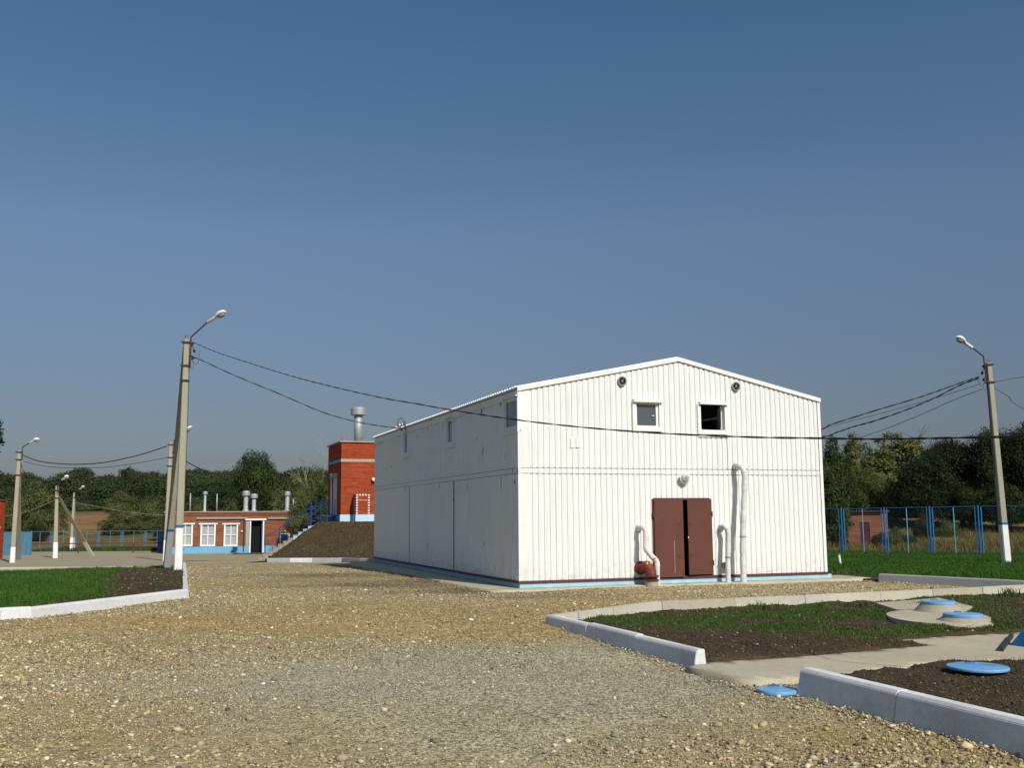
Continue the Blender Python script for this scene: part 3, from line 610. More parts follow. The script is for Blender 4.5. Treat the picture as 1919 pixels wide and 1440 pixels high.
# round vents, bulkhead lamp, square grille
for x, y in ((1164, 715), (1377, 725)):
    p = fz(x, y); c = (p.x, -.02, p.z); v_ = MB().lathe(c, (0, -1, 0), [(.115, 0), (.125, .03), (.125, .06), (.10, .062), (.095, .03)], 24).build('round_vent', 'greyp', shed)
    MB().lathe((p.x, -.052, p.z), (0, -1, 0), [(.093, 0), (.093, .004)], 20).build('opening', 'dark', v_)
    m_ = MB()
    for k in range(5): a = k*2*math.pi/5; m_.bar((p.x, -.066, p.z), (p.x+.085*math.cos(a), -.06, p.z+.085*math.sin(a)), .035, .004, .06)
    m_.lathe((p.x, -.06, p.z), (0, -1, 0), [(.03, 0), (.025, .02)], 10); m_.build('fan_blades', 'greyp', v_)
p = fz(1278.5, 897); lm = MB().lathe((p.x, -.02, p.z), (0, -1, 0), [(.07, 0), (.075, .06), (.14, .10), (.15, .12), (.13, .125)], 24).build('bulkhead_lamp', 'trimw', shed, True)
MB().lathe((p.x, -.145, p.z), (0, -1, 0), [(.118, -.002), (.112, .02), (.08, .045), (.03, .055), (.005, .056)], 20).build('glass_globe', 'lampglass', lm, True)
m_ = MB()
for k in range(3): a = k*math.pi/3; m_.tube([(p.x+.125*math.cos(a)*s_, -.15-.06*(1-s_*s_), p.z+.125*math.sin(a)*s_) for s_ in (-1, -.6, -.2, .2, .6, 1)], .004, 5)
m_.build('wire_guard', 'greyp', lm)
ga_ = fz(1068.5, 839); gb_ = fz(1088, 821); m_ = MB(); m_.box(ga_.x, gb_.x, -.034, -.023, ga_.z, gb_.z); gr = m_.build('grille', 'trimw', shed)
cx_, cz_ = (ga_.x+gb_.x)/2, (ga_.z+gb_.z)/2; m_ = MB()
for k in range(4):
    a = k*math.pi/2+.02; m_.bar((cx_+.03*math.cos(a), -.036, cz_+.03*math.sin(a)), (cx_+.115*math.cos(a), -.036, cz_+.115*math.sin(a)), .014, .003, .006)
m_.box(ga_.x+.02, gb_.x-.02, -.036, -.0345, cz_-.004, cz_-.001); m_.build('slot', 'greyp', gr)
# scuffs and holes in the side wall paint
for x, y, w_, h_ in ((803, 803, .05, .26), (904, 772, .10, .32), (940, 757, .05, .25), (749, 817, .05, .22), (717, 828, .07, .2), (713, 832, .05, .2), (705.5, 836, .05, .14), (832, 797, .03, .2), (735, 875, .06, .1), (907, 843, .05, .22), (905, 850, .04, .12), (895, 822, .03, .1), (783, 818, .03, .16), (803, 1024, .05, .24), (801, 1016, .03, .1), (731, 1014, .05, .07), (908, 1020, .03, .2), (904, 1028, .02, .1), (877, 913, .04, .2), (825, 912, .04, .16), (761, 918, .08, .18), (851, 938, .07, .12), (851, 923, .05, .06), (966, 903, .07, .16), (941, 905, .02, .4), (962, 884, .03, .18), (947, 855, .02, .1)):
    q = B.side(x, y); rr = random.Random(x); n = 7; pts = [(-.0295, q.y+math.cos(2*math.pi*k/n)*w_*.5*rr.uniform(.4, 1.2), q.z+math.sin(2*math.pi*k/n)*h_*.5*rr.uniform(.5, 1.1)) for k in range(n)]
    MB().add(pts+[(a+.002, b, c) for a, b, c in pts], [tuple(range(n)), tuple(reversed(range(n, 2*n)))]+[(i, (i+1) % n, n+(i+1) % n, n+i) for i in range(n)]).build('paint_scuff', 'scuff', shed)
# rib-crest nail rows and small dents on the gable
rr = random.Random(4)
for zz, dn in ((ZB1+.05, .31), (B.front(1000, 805).z, .31)):
    u = .3
    while u < BW-.2:
        if rr.random() < .8 and not (zz > 3.3 and u > 2.9): MB().lathe((u, -.023, zz+rr.uniform(-.006, .006)), (0, -1, 0), [(.009, 0), (.008, .004)], 6).build('screw', 'seam', shed)
        u += dn

# ---- lagged pipes along the gable (each lifts away: a thing of its own)
def wpipe(path, r, label, seed):
    P = catmull(path, 8); rr = random.Random(seed); pts = []; rs = []
    dense = []
    for a, b in zip(P, P[1:]):
        n = max(1, int((b-a).length/.03)); dense += [a+(b-a)*k/n for k in range(n)]
    dense.append(P[-1])
    for i, q in enumerate(dense):
        k = math.sin(i*.55+seed)+.6*math.sin(i*.23+1.3*seed); pts.append(q+Vector((rr.uniform(-1, 1), rr.uniform(-1, 1), 0))*.003); rs.append(r*(1+.05*k+rr.uniform(-.03, .03)))
    o = thing('lagged_pipe', label, 'pipe', B.w(*path[-1]), ANG, 'white lagged pipes on the gable wall')
    off = Vector(path[-1]); MB().tube([q-off for q in pts], rs, 12).build('pipe_run', 'wrap', o, True)
    j = Vector(path[0])-off
    MB().lathe(j+Vector((0, 0, 0)), (0, -1, 0), [(r*1.35, -.0), (r*1.3, .05), (r*1.1, .08)], 14).build('wall_collar', 'wrap', o, True)
    dd = pts[len(pts)*2//3]-off
    MB().lathe(dd-Vector((0, 0, .02)), (0, 0, 1), [(r*1.12, 0), (r*1.12, .035)], 14).build('tie_band', 'greyp', o)
    return o
def gpx(px, py, d): return tuple(B.front(px, py, -d))
t0 = gpx(1379, 874, .03); d_ = .33
wpipe([t0, gpx(1381, 873.5, .14), gpx(1388, 875, .28), gpx(1394.5, 885, .36), gpx(1395.5, 905, .38), gpx(1393.5, 960, .40), gpx(1392, 1020, .42), gpx(1392.5, 1060, .43), gpx(1394, 1096, .44)], .078, 'tallest white lagged pipe bending out of the gable right of the doors', 1)
wpipe([gpx(1351, 989, .03), gpx(1353, 988.5, .14), gpx(1359, 988.5, .26), gpx(1364.5, 998, .31), gpx(1364.5, 1030, .33), gpx(1364, 1060, .34), gpx(1365, 1096, .35)], .068, 'short straight white lagged pipe between the doors and the tall pipe', 2)
wpipe([gpx(1197, 990, .03), gpx(1200, 989.5, .16), gpx(1206, 990, .30), gpx(1210, 1000, .36), gpx(1210.5, 1015, .38), gpx(1211, 1030, .39), gpx(1221, 1043, .41), gpx(1230.5, 1053, .42), gpx(1231.5, 1066, .43), gpx(1232.5, 1101, .45)], .068, 'kinked white lagged pipe left of the doors beside the red fan', 5)
# red extract fan standing on the apron against the wall
f0 = B.front(1216, 1100, -.5); fan = thing('extract_fan', 'red-brown metal fan duct with two brass knobs at the foot of the wall', 'fan', B.w(f0.x, f0.y, 0), ANG)
wl = B.front(1200, 1065, -.02)-Vector((f0.x, f0.y, 0)); tp = B.front(1213, 1063, -.40)-Vector((f0.x, f0.y, 0))
MB().lathe(wl, (0, -1, 0), [(.165, 0), (.175, .02), (.175, .05), (.13, .06), (.13, .10)], 22).build('wall_flange', 'redm', fan, True)
MB().tube(catmull([wl+Vector((0, -.05, 0)), wl+Vector((.05, -.2, .0)), tp+Vector((0, .03, .02)), tp+Vector((.06, -.05, -.10)), Vector((.07, 0, .32)), Vector((.08, 0, .2))], 5), .135, 16).build('duct_elbow', 'redm', fan, True)
for zz in (.24, .14): MB().lathe((.075, 0, zz), (0, 0, 1), [(.19, 0), (.20, .01), (.20, .03), (.19, .035)], 22).build('flange', 'brownm', fan)
MB().lathe((.075, 0, .0), (0, 0, 1), [(.17, 0), (.165, .145)], 18).build('base', 'cone', fan)
for dx in (-.045, .055): MB().lathe(tp+Vector((dx, -.08, .08)), (0, 0, 1), [(.012, -.05), (.035, -.035), (.045, 0), (.035, .035), (.01, .045)], 14).build('knob', 'brass', fan, True)
cp = B.front(1357.5, 1060.5, -.04); oc = thing('duct_cap', 'round grey duct cap on the wall beside the short lagged pipe', 'vent cap', B.w(cp.x, cp.y, cp.z), ANG)
MB().lathe((0, 0.015, 0), (0, -1, 0), [(.085, 0), (.095, .05), (.1, .12), (.085, .135), (.03, .14)], 20).build('cap', 'cone', oc, True)
MB().lathe((0, -.105, 0), (0, -1, 0), [(.1, 0), (.104, .005), (.104, .02), (.1, .025)], 20).build('rim', 'greyp', oc)
# service entry bracket on the left eave
bq = B.side(755, 803); sb = thing('cable_bracket', 'service cable bracket with insulators on the far part of the left eave', 'bracket', B.w(-.1, bq.y, bq.z), ANG)
m_ = MB(); m_.bar((.05, 0, -.1), (-.02, -.0, .12), .03); m_.bar((.0, -.7, .05), (.0, .3, .10), .03); m_.bar((0, -.75, -.05), (0, -.72, .22), .025); m_.build('steel_arm', 'clamp', sb)
for k in (.0, -.35): MB().lathe((-.02, k, .06), (0, 0, 1), [(.02, 0), (.035, .02), (.025, .05), (.035, .07), (.015, .10)], 10).build('insulator', 'white', sb, True)
MB().lathe((-.05, .35, .0), (0, 0, 1), [(.03, 0), (.05, .03), (.05, .07), (.02, .10)], 10).build('insulator', 'white', sb, True)
MB().tube(catmull([(-.02, .3, .08), (-.05, .1, .3), (-.02, -.3, .33), (0, -.6, .1), (.05, -.8, -.3)], 6), .012, 6).build('cable_loop', 'black', sb)

# ============================================================ LAMP POLES
def head(root, a, b, s=1.):                             # luminaire: tube neck, then the domed hood with its bowl below
    a = Vector(a); b = Vector(b); d = (b-a).normalized(); L = (b-a).length; o = MB(); n = 14
    side = d.cross(Vector((0, 0, 1))).normalized(); up = side.cross(d)
    st = [(0, .045, .045, 0), (.02, .055, .055, 0), (.44, .06, .06, 0), (.48, .075, .07, .0), (.58, .105, .09, .02), (.74, .125, .10, .03), (.89, .115, .08, .02), (.97, .08, .05, .0), (1., .03, .02, -.01)]
    V = []
    for t, rx, rz, dz in st:
        for k in range(n):
            an = 2*math.pi*k/n; z = math.sin(an)*rz; z = max(z, -.035) if t > .44 else z
            V.append(a+d*L*t+side*math.cos(an)*rx*s+up*(z+dz)*s)
    o.add(V, [(i*n+k, i*n+(k+1) % n, (i+1)*n+(k+1) % n, (i+1)*n+k) for i in range(len(st)-1) for k in range(n)]+[tuple(reversed(range(n))), tuple((len(st)-1)*n+k for k in range(n))])
    h = o.build('lamp_head', 'white', root, True)
    c = a+d*L*.75-up*.012*s; g = MB(); V = []
    for r, z in ((1., 0), (.92, -.05), (.65, -.09), (.25, -.11)):
        for k in range(n): an = 2*math.pi*k/n; V.append(c+d*math.cos(an)*.20*L*r+side*math.sin(an)*.10*s*r+up*z*s)
    g.add(V, [(i*n+k, i*n+(k+1) % n, (i+1)*n+(k+1) % n, (i+1)*n+k) for i in range(3) for k in range(n)]+[tuple(3*n+k for k in range(n))])
    g.build('lamp_bowl', 'greyp', h, True)
def pole(label, base, top, Y=None, brace=None, paint=(990, 'white'), stripe=True, arm=None, ang=0, w=(.26, .19), clamps=(), clutter=True, bpaint=None, btop=.97, dy=0, bdz=0., bmat='white', bstripe=None):
    b0 = GT(*base) if Y is None else AY(base[0], base[1], Y); Yb = b0.y; t0 = AY(top[0], top[1], Yb)
    root = thing('lamp_pole', label, 'lamp pole', b0, 0, 'concrete lamp poles around the yard'); O = b0
    L = lambda p: Vector(p)-O
    ax = L(t0); xh = Vector((math.cos(ang), math.sin(ang), 0)); yh = Vector((-math.sin(ang), math.cos(ang), 0))
    def shaft(mb, p0, p1, s0, s1, w0, w1, g=0., hl=1.15):
        A = Vector(p0)+(Vector(p1)-Vector(p0))*s0; Bq = Vector(p0)+(Vector(p1)-Vector(p0))*s1; wa = w0+(w1-w0)*s0+g; wb = w0+(w1-w0)*s1+g; V = []
        for c, ww in ((A, wa), (Bq, wb)):
            ch = .12*ww; hw = ww/2; prof = [(-hw*.78+0, -hw), (hw*.78, -hw), (hw, -hw+ch*1.3), (hw, hw), (-hw, hw), (-hw, -hw+ch*1.3)]
            V += [c+xh*x+yh*y for x, y in prof]
        mb.add(V, [(5, 4, 3, 2, 1, 0), (6, 7, 8, 9, 10, 11)]+[(i, (i+1) % 6, 6+(i+1) % 6, 6+i) for i in range(6)])
    s_p = (AY(base[0], paint[0], Yb).z-O.z)/ax.z if paint else 0
    up = ax*-.04
    m_ = MB(); shaft(m_, (0, 0, 0), ax, -.03, 1., *w); m_.build('shaft', 'pole', root, bevel=.004)
    if paint: m_ = MB(); shaft(m_, (0, 0, 0), ax, -.03, s_p, *w, g=.008); m_.build('painted_foot', paint[1], root)
    if stripe: m_ = MB(); shaft(m_, (0, 0, 0), ax, s_p, s_p+.012, *w, g=.012); m_.build('blue_stripe', 'blue', root)
    for y in clamps:
        s_ = (AY(top[0], y, Yb).z-O.z)/ax.z; wd = w[0]+(w[1]-w[0])*s_; c = ax*s_; m_ = MB()
        m_.bar(c-xh*(wd*.5+.09)-yh*(wd*.5+.02), c+xh*(wd*.5+.04)-yh*(wd*.5+.02), .035, .06); m_.bar(c-xh*(wd*.5+.02)+yh*(wd*.5), c-xh*(wd*.5+.02)-yh*(wd*.5+.04), .03, .06); m_.bar(c+xh*(wd*.5+.02)+yh*(wd*.5), c+xh*(wd*.5+.02)-yh*(wd*.5+.04), .03, .06); m_.bar(c-xh*(wd*.5+.03)+yh*(wd*.5+.015), c+xh*(wd*.5+.03)+yh*(wd*.5+.015), .03, .06)
        m_.build('clamp', 'clamp', root)
    if brace:
        bb = GT(*brace) if Y is None or not dy else AY(brace[0], brace[1], Yb+dy); e = ax*btop; P = L(bb)+Vector((0, 0, bdz)); e = e+(P-e*0).normalized()*0; hor = Vector((P.x, P.y, 0)).normalized(); e = e+hor*(w[1]*.8)
        m_ = MB(); shaft(m_, P, e, -.02, 1., *w); br = m_.build('brace', 'pole', root, bevel=.004)
        if bpaint: sb_ = (AY(brace[0], bpaint, bb.y).z-bb.z)/(e-P).z; m_ = MB(); shaft(m_, P, e, -.02, sb_, *w, g=.008); m_.build('painted_foot', bmat, br)  # a grey bmat puts the brace's shade into its foot colour
        if bstripe: m_ = MB(); shaft(m_, P, e, sb_, sb_+.012, *w, g=.012); m_.build('blue_stripe', 'blue', br)
    if arm:
        pts = [L(AY(x, y, Yb-dyy)) for x, y, dyy in arm[:-1]]; x, y, dyy = arm[-1]; hp = L(AY(x, y, Yb-dyy))
        MB().tube(catmull(pts[:2], 1)[:1]+[pts[1]]+[pts[1]+(pts[2]-pts[1])*.06]+pts[2:] if len(pts) > 2 else pts, .026, 8).build('lamp_arm', 'arm', root); head(root, pts[-1], hp, arm_s)
    if clutter:                                         # hooks, insulators and slack leads below the head
        m_ = MB(); c = ax*.955; sd = xh*(1 if clutter > 0 else -1); wd = w[1]/2; rr = random.Random(int(abs(base[0])))
        for k in range(2): m_.tube([ax+xh*(.04-.09*k)-yh*.02, ax+xh*(.03-.08*k)+Vector((0, 0, .13+.03*k))], .008, 5)
        m_.tube(catmull([c+sd*wd, c+sd*(wd+.06)+Vector((0, 0, .09)), c+sd*(wd+.10)+Vector((0, 0, .20))], 4), .014, 6); m_.tube(catmull([c+sd*wd-Vector((0, 0, .22)), c+sd*(wd+.09)-Vector((0, 0, .20)), c+sd*(wd+.13)-Vector((0, 0, .30))], 4), .014, 6)
        m_.tube(catmull([ax*1.+sd*(wd+.03)-Vector((0, 0, .1)), c+sd*(wd+.17)+Vector((0, 0, -.02)), c+sd*(wd+.22)-Vector((0, 0, .12))], 5), .012, 6)
        m_.tube(catmull([c+sd*(wd+.02)-Vector((0, 0, .25)), c+sd*(wd+.22)-Vector((0, 0, .5)), c+sd*(wd+.33)-Vector((0, 0, .38)), c+sd*(wd+.33)-Vector((0, 0, .10)), c+sd*(wd+.38)+Vector((0, 0, .0))], 6), .006, 5)
        m_.tube(catmull([c+sd*(wd+.01)-Vector((0, 0, .45)), c+sd*(wd+.12)-Vector((0, 0, .70)), c+sd*(wd+.16)-Vector((0, 0, .5)), c+sd*(wd+.04)-Vector((0, 0, .28))], 6), .005, 5)
        m_.tube(catmull([c+sd*wd, c*.8+sd*(wd+.035), c*.45+sd*(wd+.045)], 6), .009, 5)
        m_.build('lead', 'black', root); m_ = MB()
        for dz, dx in ((.20, .10), (-.05, .17), (-.30, .13)): m_.lathe(c+sd*(wd+dx)+Vector((0, 0, dz-.04)), (0, 0, 1), [(.03, 0), (.055, .02), (.04, .045), (.055, .08), (.02, .10)], 8)
        m_.build('insulator', 'clamp', root)
    return root
arm_s = 1.05
PL = pole('nearest lamp pole, leaning on a shaded brace at the corner of the left grass bed', (333, 1074), (350, 636), brace=(312.5, 1070), paint=(990, 'white'), bpaint=997, bmat='kerbg', bstripe=True, arm=[(356, 690, .14), (358, 632, .14), (389, 604, .3), (423, 583.5, .5)], ang=ANG, clamps=(642.5, 686, 714), w=(.27, .195), dy=0)
arm_s = 1.05
PR = pole('lamp pole on the right lawn with its arm reaching left', (1887, 1058), (1852, 681), paint=(984, 'white'), arm=[(1849, 716, .14), (1843, 668, .14), (1822, 652, .3), (1792, 631, .5)], ang=ANG-.3, clamps=(684, 717), w=(.25, .185), clutter=-1)
P1 = pole('lamp pole nearest the left edge of the photo, with its own braced leg', (23, 1055.5), (36.5, 845), brace=(34.5, 1050), paint=(1026, 'white'), bpaint=1029, bmat='kerbg', stripe=False, arm=[(42, 862, .2), (42, 839, .2), (55.5, 830.5, .3), (73, 823, .4)], ang=ANG, clamps=(848, 862, 891), w=(.24, .18), clutter=0)
P2 = pole('single pale lamp pole half hidden behind the nearest lamp pole', (309, 1052), (320.5, 829), paint=(1013, 'white'), stripe=False, arm=[(325, 858, .2), (326, 826, .2), (334, 819, .3), (360, 799.5, .4)], ang=ANG, clamps=(834, 858, 874), w=(.24, .18), clutter=0)
P3 = pole('lamp pole in the yard propped by a slanting strut on its right', (103.5, 1047), (107, 911), Y=None, brace=(173, 1042.5), paint=(1017, 'white'), bpaint=1016, stripe=False, arm=[(108, 925, .2), (108, 907, .2), (116, 900, .3), (128, 892.5, .4)], ang=ANG, clamps=(920, 934), w=(.27, .17), clutter=0, btop=.86)
P4 = pole('farthest lamp pole by the pipe rail, standing on two legs', (132.8, 1033), (139.3, 924), brace=(138, 1031.5), paint=(1008, 'white'), bpaint=1008, stripe=False, arm=[(141, 936, .2), (141, 923, .2), (148.5, 918, .3), (158, 911.5, .4)], ang=ANG, clamps=(933,), w=(.26, .18), clutter=0)

# ============================================================ WIRES
def wire(label, plan0, plan1, pixels, r, mat='black', twist=0, wob=0., grp='overhead cables', end=()):
    P = catmull(plan(plan0, plan1, pixels)+[Vector(e) for e in end], 10); rr = random.Random(len(label)); O = P[0]
    pts = [p-O+Vector((0, 0, rr.uniform(-1, 1)*wob)) for p in P]
    t = thing('overhead_cable', label, 'cable', O, 0, grp)
    if twist:
        d = []
        for a, b in zip(pts, pts[1:]): n = max(1, int((b-a).length/.12)); d += [a+(b-a)*k/n for k in range(n)]
        for s_ in (0, 1):
            q = [p+Vector((0, math.cos(i*.8+s_*math.pi)*r*.8, math.sin(i*.8+s_*math.pi)*r*.8)) for i, p in enumerate(d)]; MB().tube(q, r*.75, 5).build('strand', mat, t)
    else: MB().tube(pts, r, 6).build('strand', mat, t)
    return t
pl = PL.location; pr = PR.location; p1 = P1.location; p2 = P2.location
wire('thick cable sagging from the nearest lamp pole across the front of the white shed', (pl.x+.3, pl.y), (.13, 18), [(361, 641), (400, 658), (450, 675), (560, 709), (697, 742), (780, 757), (850, 769.5), (974, 788), (1100, 802), (1240, 812.5), (1400, 819.5), (1545, 822), (1640, 823.5), (1740, 822), (1870, 819.5), (1960, 816), (2150, 805)], .0095, twist=1, end=[(10.2, 6.2, 3.55), (14, 1.2, 4.9), (17.9, -4, 6.9)])
fp = thing('lamp_pole', 'plain concrete pole outside the right edge that carries the thick cable', 'lamp pole', (18, -4, 0), ANG, 'concrete lamp poles around the yard')
MB().bar((0, 0, -.2), (0, 0, 7.2), .26, .26, .19, .19).build('shaft', 'pole', fp, bevel=.01); MB().bar((-.14, -.12, 6.9), (.14, -.12, 6.9), .04, .06).build('clamp', 'clamp', fp)
wire('cable from the nearest lamp pole down to the bracket on the shed eave', (pl.x+.4, pl.y), tuple(B.w(-.15, bq.y))[:2], [(358, 668), (379, 676), (440, 704), (520, 737), (600, 771), (660, 789), (715, 799), (753, 803)], .015, twist=1)
wire('upper cable between the left-edge lamp pole and the half hidden pole', (p1.x, p1.y), (p2.x, p2.y), [(42, 853), (70, 864), (110, 869.5), (155, 870.5), (200, 866.5), (260, 853.5), (313, 836.5)], .030)
wire('lower thinner cable between the left-edge lamp pole and the half hidden pole', (p1.x, p1.y), (p2.x, p2.y), [(44, 865), (90, 875), (150, 878), (210, 875), (270, 866), (314, 858)], .016)
kx = GT(345, 1038.5)
wire('cable from behind the nearest lamp pole down to the brick office roof', (p2.x, p2.y), (kx.x+2.2, kx.y+1.2), [(322, 848), (345, 863), (372, 878), (392, 890)], .03)
R2 = lambda u: tuple(B.w(BW+.05, u))[:2]
wire('uppermost cable from the right lawn pole to the shed', (pr.x, pr.y), R2(3), [(1836, 706), (1800, 718), (1720, 746), (1640, 770), (1560, 795), (1530, 804)], .017, twist=1, end=[B.w(BW+.03, 3, 4.75)])
wire('sagging double cable from the right lawn pole to the shed', (pr.x, pr.y), R2(4), [(1835, 709), (1800, 722), (1750, 747), (1700, 768), (1640, 789), (1600, 800), (1570, 810), (1530, 819)], .019, twist=1, end=[B.w(BW+.03, 4, 4.5)])
wire('thin cable just below the uppermost one on the right', (pr.x, pr.y), R2(6), [(1838, 719), (1800, 732), (1720, 756), (1640, 778), (1543, 803), (1525, 808)], .011, end=[B.w(BW+.03, 6, 4.6)])
wire('lowest thin cable running from the right lawn pole behind the trees', (pr.x, pr.y), (14, 60), [(1840, 730), (1790, 749), (1720, 780), (1660, 804), (1615, 820), (1560, 842)], .011)
wire('short cable leaving the right lawn pole at the right edge', (pr.x, pr.y), (pr.x+14, pr.y+3), [(1862, 717), (1890, 711), (1919, 707), (2100, 690)], .012)
wire('thin cable dropping from the right lawn pole to the right edge', (pr.x, pr.y), (pr.x+14, pr.y+5), [(1864, 728), (1890, 744), (1919, 767), (2100, 850)], .010)
wire('pale distant cable left of the propped lamp pole', (P3.location.x, P3.location.y), (-60, 85), [(102, 938), (75, 950), (45, 961), (10, 968), (-40, 972)], .02, 'pole')
wire('pale distant cable from the farthest pole towards the brick office', (P4.location.x, P4.location.y), (-24, 80), [(142, 943), (180, 949.5), (230, 959), (275, 964), (313, 966.5)], .02, 'pole')
wire('slack drop cable beside the left-edge lamp pole', (p1.x, p1.y), (p1.x+5, p1.y+20), [(39, 868), (43, 880), (47, 890), (49, 900)], .011)

# ============================================================ BRICK OFFICE (low building at the back left)
k0 = GT(345, 1038.5); K = Frame((k0.x, k0.y, k0.z), ANG); K.o = Vector((k0.x, k0.y, k0.z))
kf = lambda a, b, v=0: K.front(a, b, v)
office = thing('brick_office', 'low brick building with white framed windows and a light blue base', 'building', K.o, ANG)
kx0 = -1.6; kx1 = kf(559, 1000).x; kz1 = kf(450, 960).z
ws = []
for a, b in ((334.5, 359.5), (377, 402), (421, 444)): p = kf(a, 1022.5); q = kf(b, 984); ws.append((p.x, q.x, p.z, q.z))
dr = kf(468, 1036); dq = kf(494.5, 975.5); DR = (dr.x, dq.x, 0, dq.z)
def brickwall(U0, U1, z0, z1, holes, y0, y1):            # wall of thickness y0..y1 with openings
    m_ = MB(); xs = sorted({U0, U1, *[h[0] for h in holes], *[h[1] for h in holes]})
    for a, b in zip(xs, xs[1:]):
        hs = sorted([h for h in holes if h[0] <= (a+b)/2 <= h[1]], key=lambda h: h[2]); zc_ = z0
        for h in hs:
            if h[2] > zc_+.01: m_.box(a, b, y0, y1, zc_, h[2])
            zc_ = h[3]
        if z1 > zc_: m_.box(a, b, y0, y1, zc_, z1)
    return m_
pz = kf(400, 1025).z
brickwall(kx0, kx1, pz, kz1-.02, [h for h in ws]+[DR], 0, .3).build('wall', 'bricko', office)
m_ = MB(); m_.box(kx0, kx0+.3, .3, 9, 0, kz1-.02); m_.box(kx1-.3, kx1, .3, 9, 0, kz1-.02); m_.box(kx0, kx1, 9, 9.3, 0, kz1-.02); m_.build('wall', 'bricko', office)
m_ = MB(); m_.box(kx0-.02, DR[0], -.03, .3, -.2, pz-.003); m_.box(DR[1], kx1+.02, -.03, .3, -.2, pz-.003); m_.build('base_course', 'plinth2', office)
m_ = MB(); m_.box(kx0-.03, kx1+.03, -.05, .0, kz1-.28, kz1-.17); m_.box(kx0-.06, kx1+.06, -.09, 0, kz1-.16, kz1-.03); m_.build('cornice', 'bricko', office)
rf = MB().box(kx0-.12, kx1+.12, -.15, 9.4, kz1-.018, kz1+.05).build('roof', 'band', office)
MB().box(kf(368, 970).x, DR[0]-.3, -.14, -.002, kf(400, 973.5).z, kf(400, 970).z).build('ledge', 'greyp', office); MB().box(DR[1]+.35, kf(548, 970).x, -.14, -.002, kf(500, 973.5).z, kf(500, 970).z).build('ledge', 'greyp', office)
for (a, b, z0, z1) in ws:
    m_ = MB(); t = .13; m_.box(a-t+.03, a+.03, -.06, .1, z0-.1, z1+.02); m_.box(b-.03, b+t-.03, -.06, .1, z0-.1, z1+.02); m_.box(a+.03, b-.03, -.06, .1, z0-.1, z0+.02); m_.box(a-.24, b+.24, -.10, .1, z1+.02, z1+.14)
    w_ = m_.build('window', 'trimw', office); m_ = MB(); c = (a+b)/2; zc_ = (z0+z1)/2; m_.box(c-.035, c+.035, .02, .07, z0+.02, z1+.02); m_.box(a+.03, c-.035, .02, .07, zc_-.035, zc_+.035); m_.box(c+.035, b-.03, .02, .07, zc_-.035, zc_+.035); m_.build('mullion', 'trimw', w_)
    MB().box(a+.03, b-.03, .08, .09, z0+.02, z1+.02).build('pane', 'clear', w_)
    m_ = MB(); xs = np.linspace(a+.03, b-.03, 26)
    for i in range(25): y0, y1 = (.16+.03*math.sin(i*1.7), .16+.03*math.sin((i+1)*1.7)); m_.add([(xs[i], y0, z0), (xs[i+1], y1, z0), (xs[i+1], y1, z1), (xs[i], y0, z1)], [(0, 1, 2, 3)])
    m_.build('curtain', 'curtain', w_)
a, b, z0, z1 = DR; ff = MB(); ff.box(a-.06, a+.05, -.05, .06, -.02, z1); ff.box(b-.08, b+.04, -.05, .06, -.02, z1); ff.box(a-.45, b+.2, -.12, .0, z1+.0, z1+.14); d_ = ff.build('door', 'trimw', office)
MB().box(a+.05, b-.08, .5, .53, -.02, z1).build('dark_opening', 'dark', d_); MB().box(b-.17, b-.09, .07, .10, 0, z1).build('door_leaf', 'deepblue', d_); MB().box(a-.36, a-.1, -.02, -.004, -.02, z1).build('recess_shade_strip', 'kerbg', d_)  # grey strip paints the shaded recess left of the doorway
m_ = MB(); ha = kf(526, 1020); hb = kf(541, 1001.5); m_.box(ha.x-.06, hb.x+.06, -.05, .0, ha.z-.06, hb.z+.06); h_ = m_.build('hatch', 'trimw', office); MB().box(ha.x, hb.x, -.07, -.05, ha.z, hb.z).build('panel', 'blue', h_)
for x, y in ((453, 996), (533.5, 995.5), (551, 977)): p = kf(x, y); MB().lathe((p.x, 0, p.z), (0, -1, -.3), [(.04, 0), (.07, .04), (.075, .1), (.04, .15)], 10).build('wall_lamp', 'trimw', office, True)
m_ = MB(); p = kf(456, 1030); m_.tube([(p.x, -.06, .1), (p.x, -.06, kz1-.3)], .05, 8); m_.build('downpipe', 'brownm', office)
# small blue bin on the ground
bp = kf(440, 1037.5, -.5); bb_ = thing('litter_bin', 'small dark blue bin standing under the right office window', 'bin', K.w(bp.x, -.5, 0), ANG)
MB().lathe((0, 0, .10), (0, 0, 1), [(.15, 0), (.2, .38), (.195, .39)], 14).build('bucket', 'deepblue', bb_); m_ = MB(); m_.tube([(-.24, 0, 0), (-.24, 0, .5), (.24, 0, .5), (.24, 0, 0)], .02, 6); m_.build('stand', 'deepblue', bb_)
# roof vents: fans with drum caps stand on the roof as parts of the building
def vent(par, p, h, r, rc, hc, nm='roof_vent', cone=True):
    m_ = MB().lathe(p, (0, 0, 1), [(r*1.5, -.02), (r*1.5, .10), (r, .16), (r, h-hc*.5)] if cone else [(r, 0), (r, h)], 16); v_ = m_.build(nm, 'zinc', par, True)
    if cone: MB().lathe(Vector(p)+Vector((0, 0, h-hc)), (0, 0, 1), [(rc*.96, 0), (rc, .02), (rc, hc*.8), (rc*.92, hc), (rc*.3, hc*1.1)], 20).build('drum_cap', 'zinc', v_, False)
    return v_
for x, yt, r, rc, hc, dv in ((383.5, 922, .11, .20, .24, 2.5), (460.5, 921, .20, .34, .40, 2.), (475.5, 926.5, .17, .31, .36, 1.2), (538, 922, .18, .27, .36, 2.)):
    q = K.front(x, 958, dv); t_ = K.front(x, yt, dv); vent(office, (q.x, dv, kz1+.05), t_.z-kz1-.05, r, rc, hc)
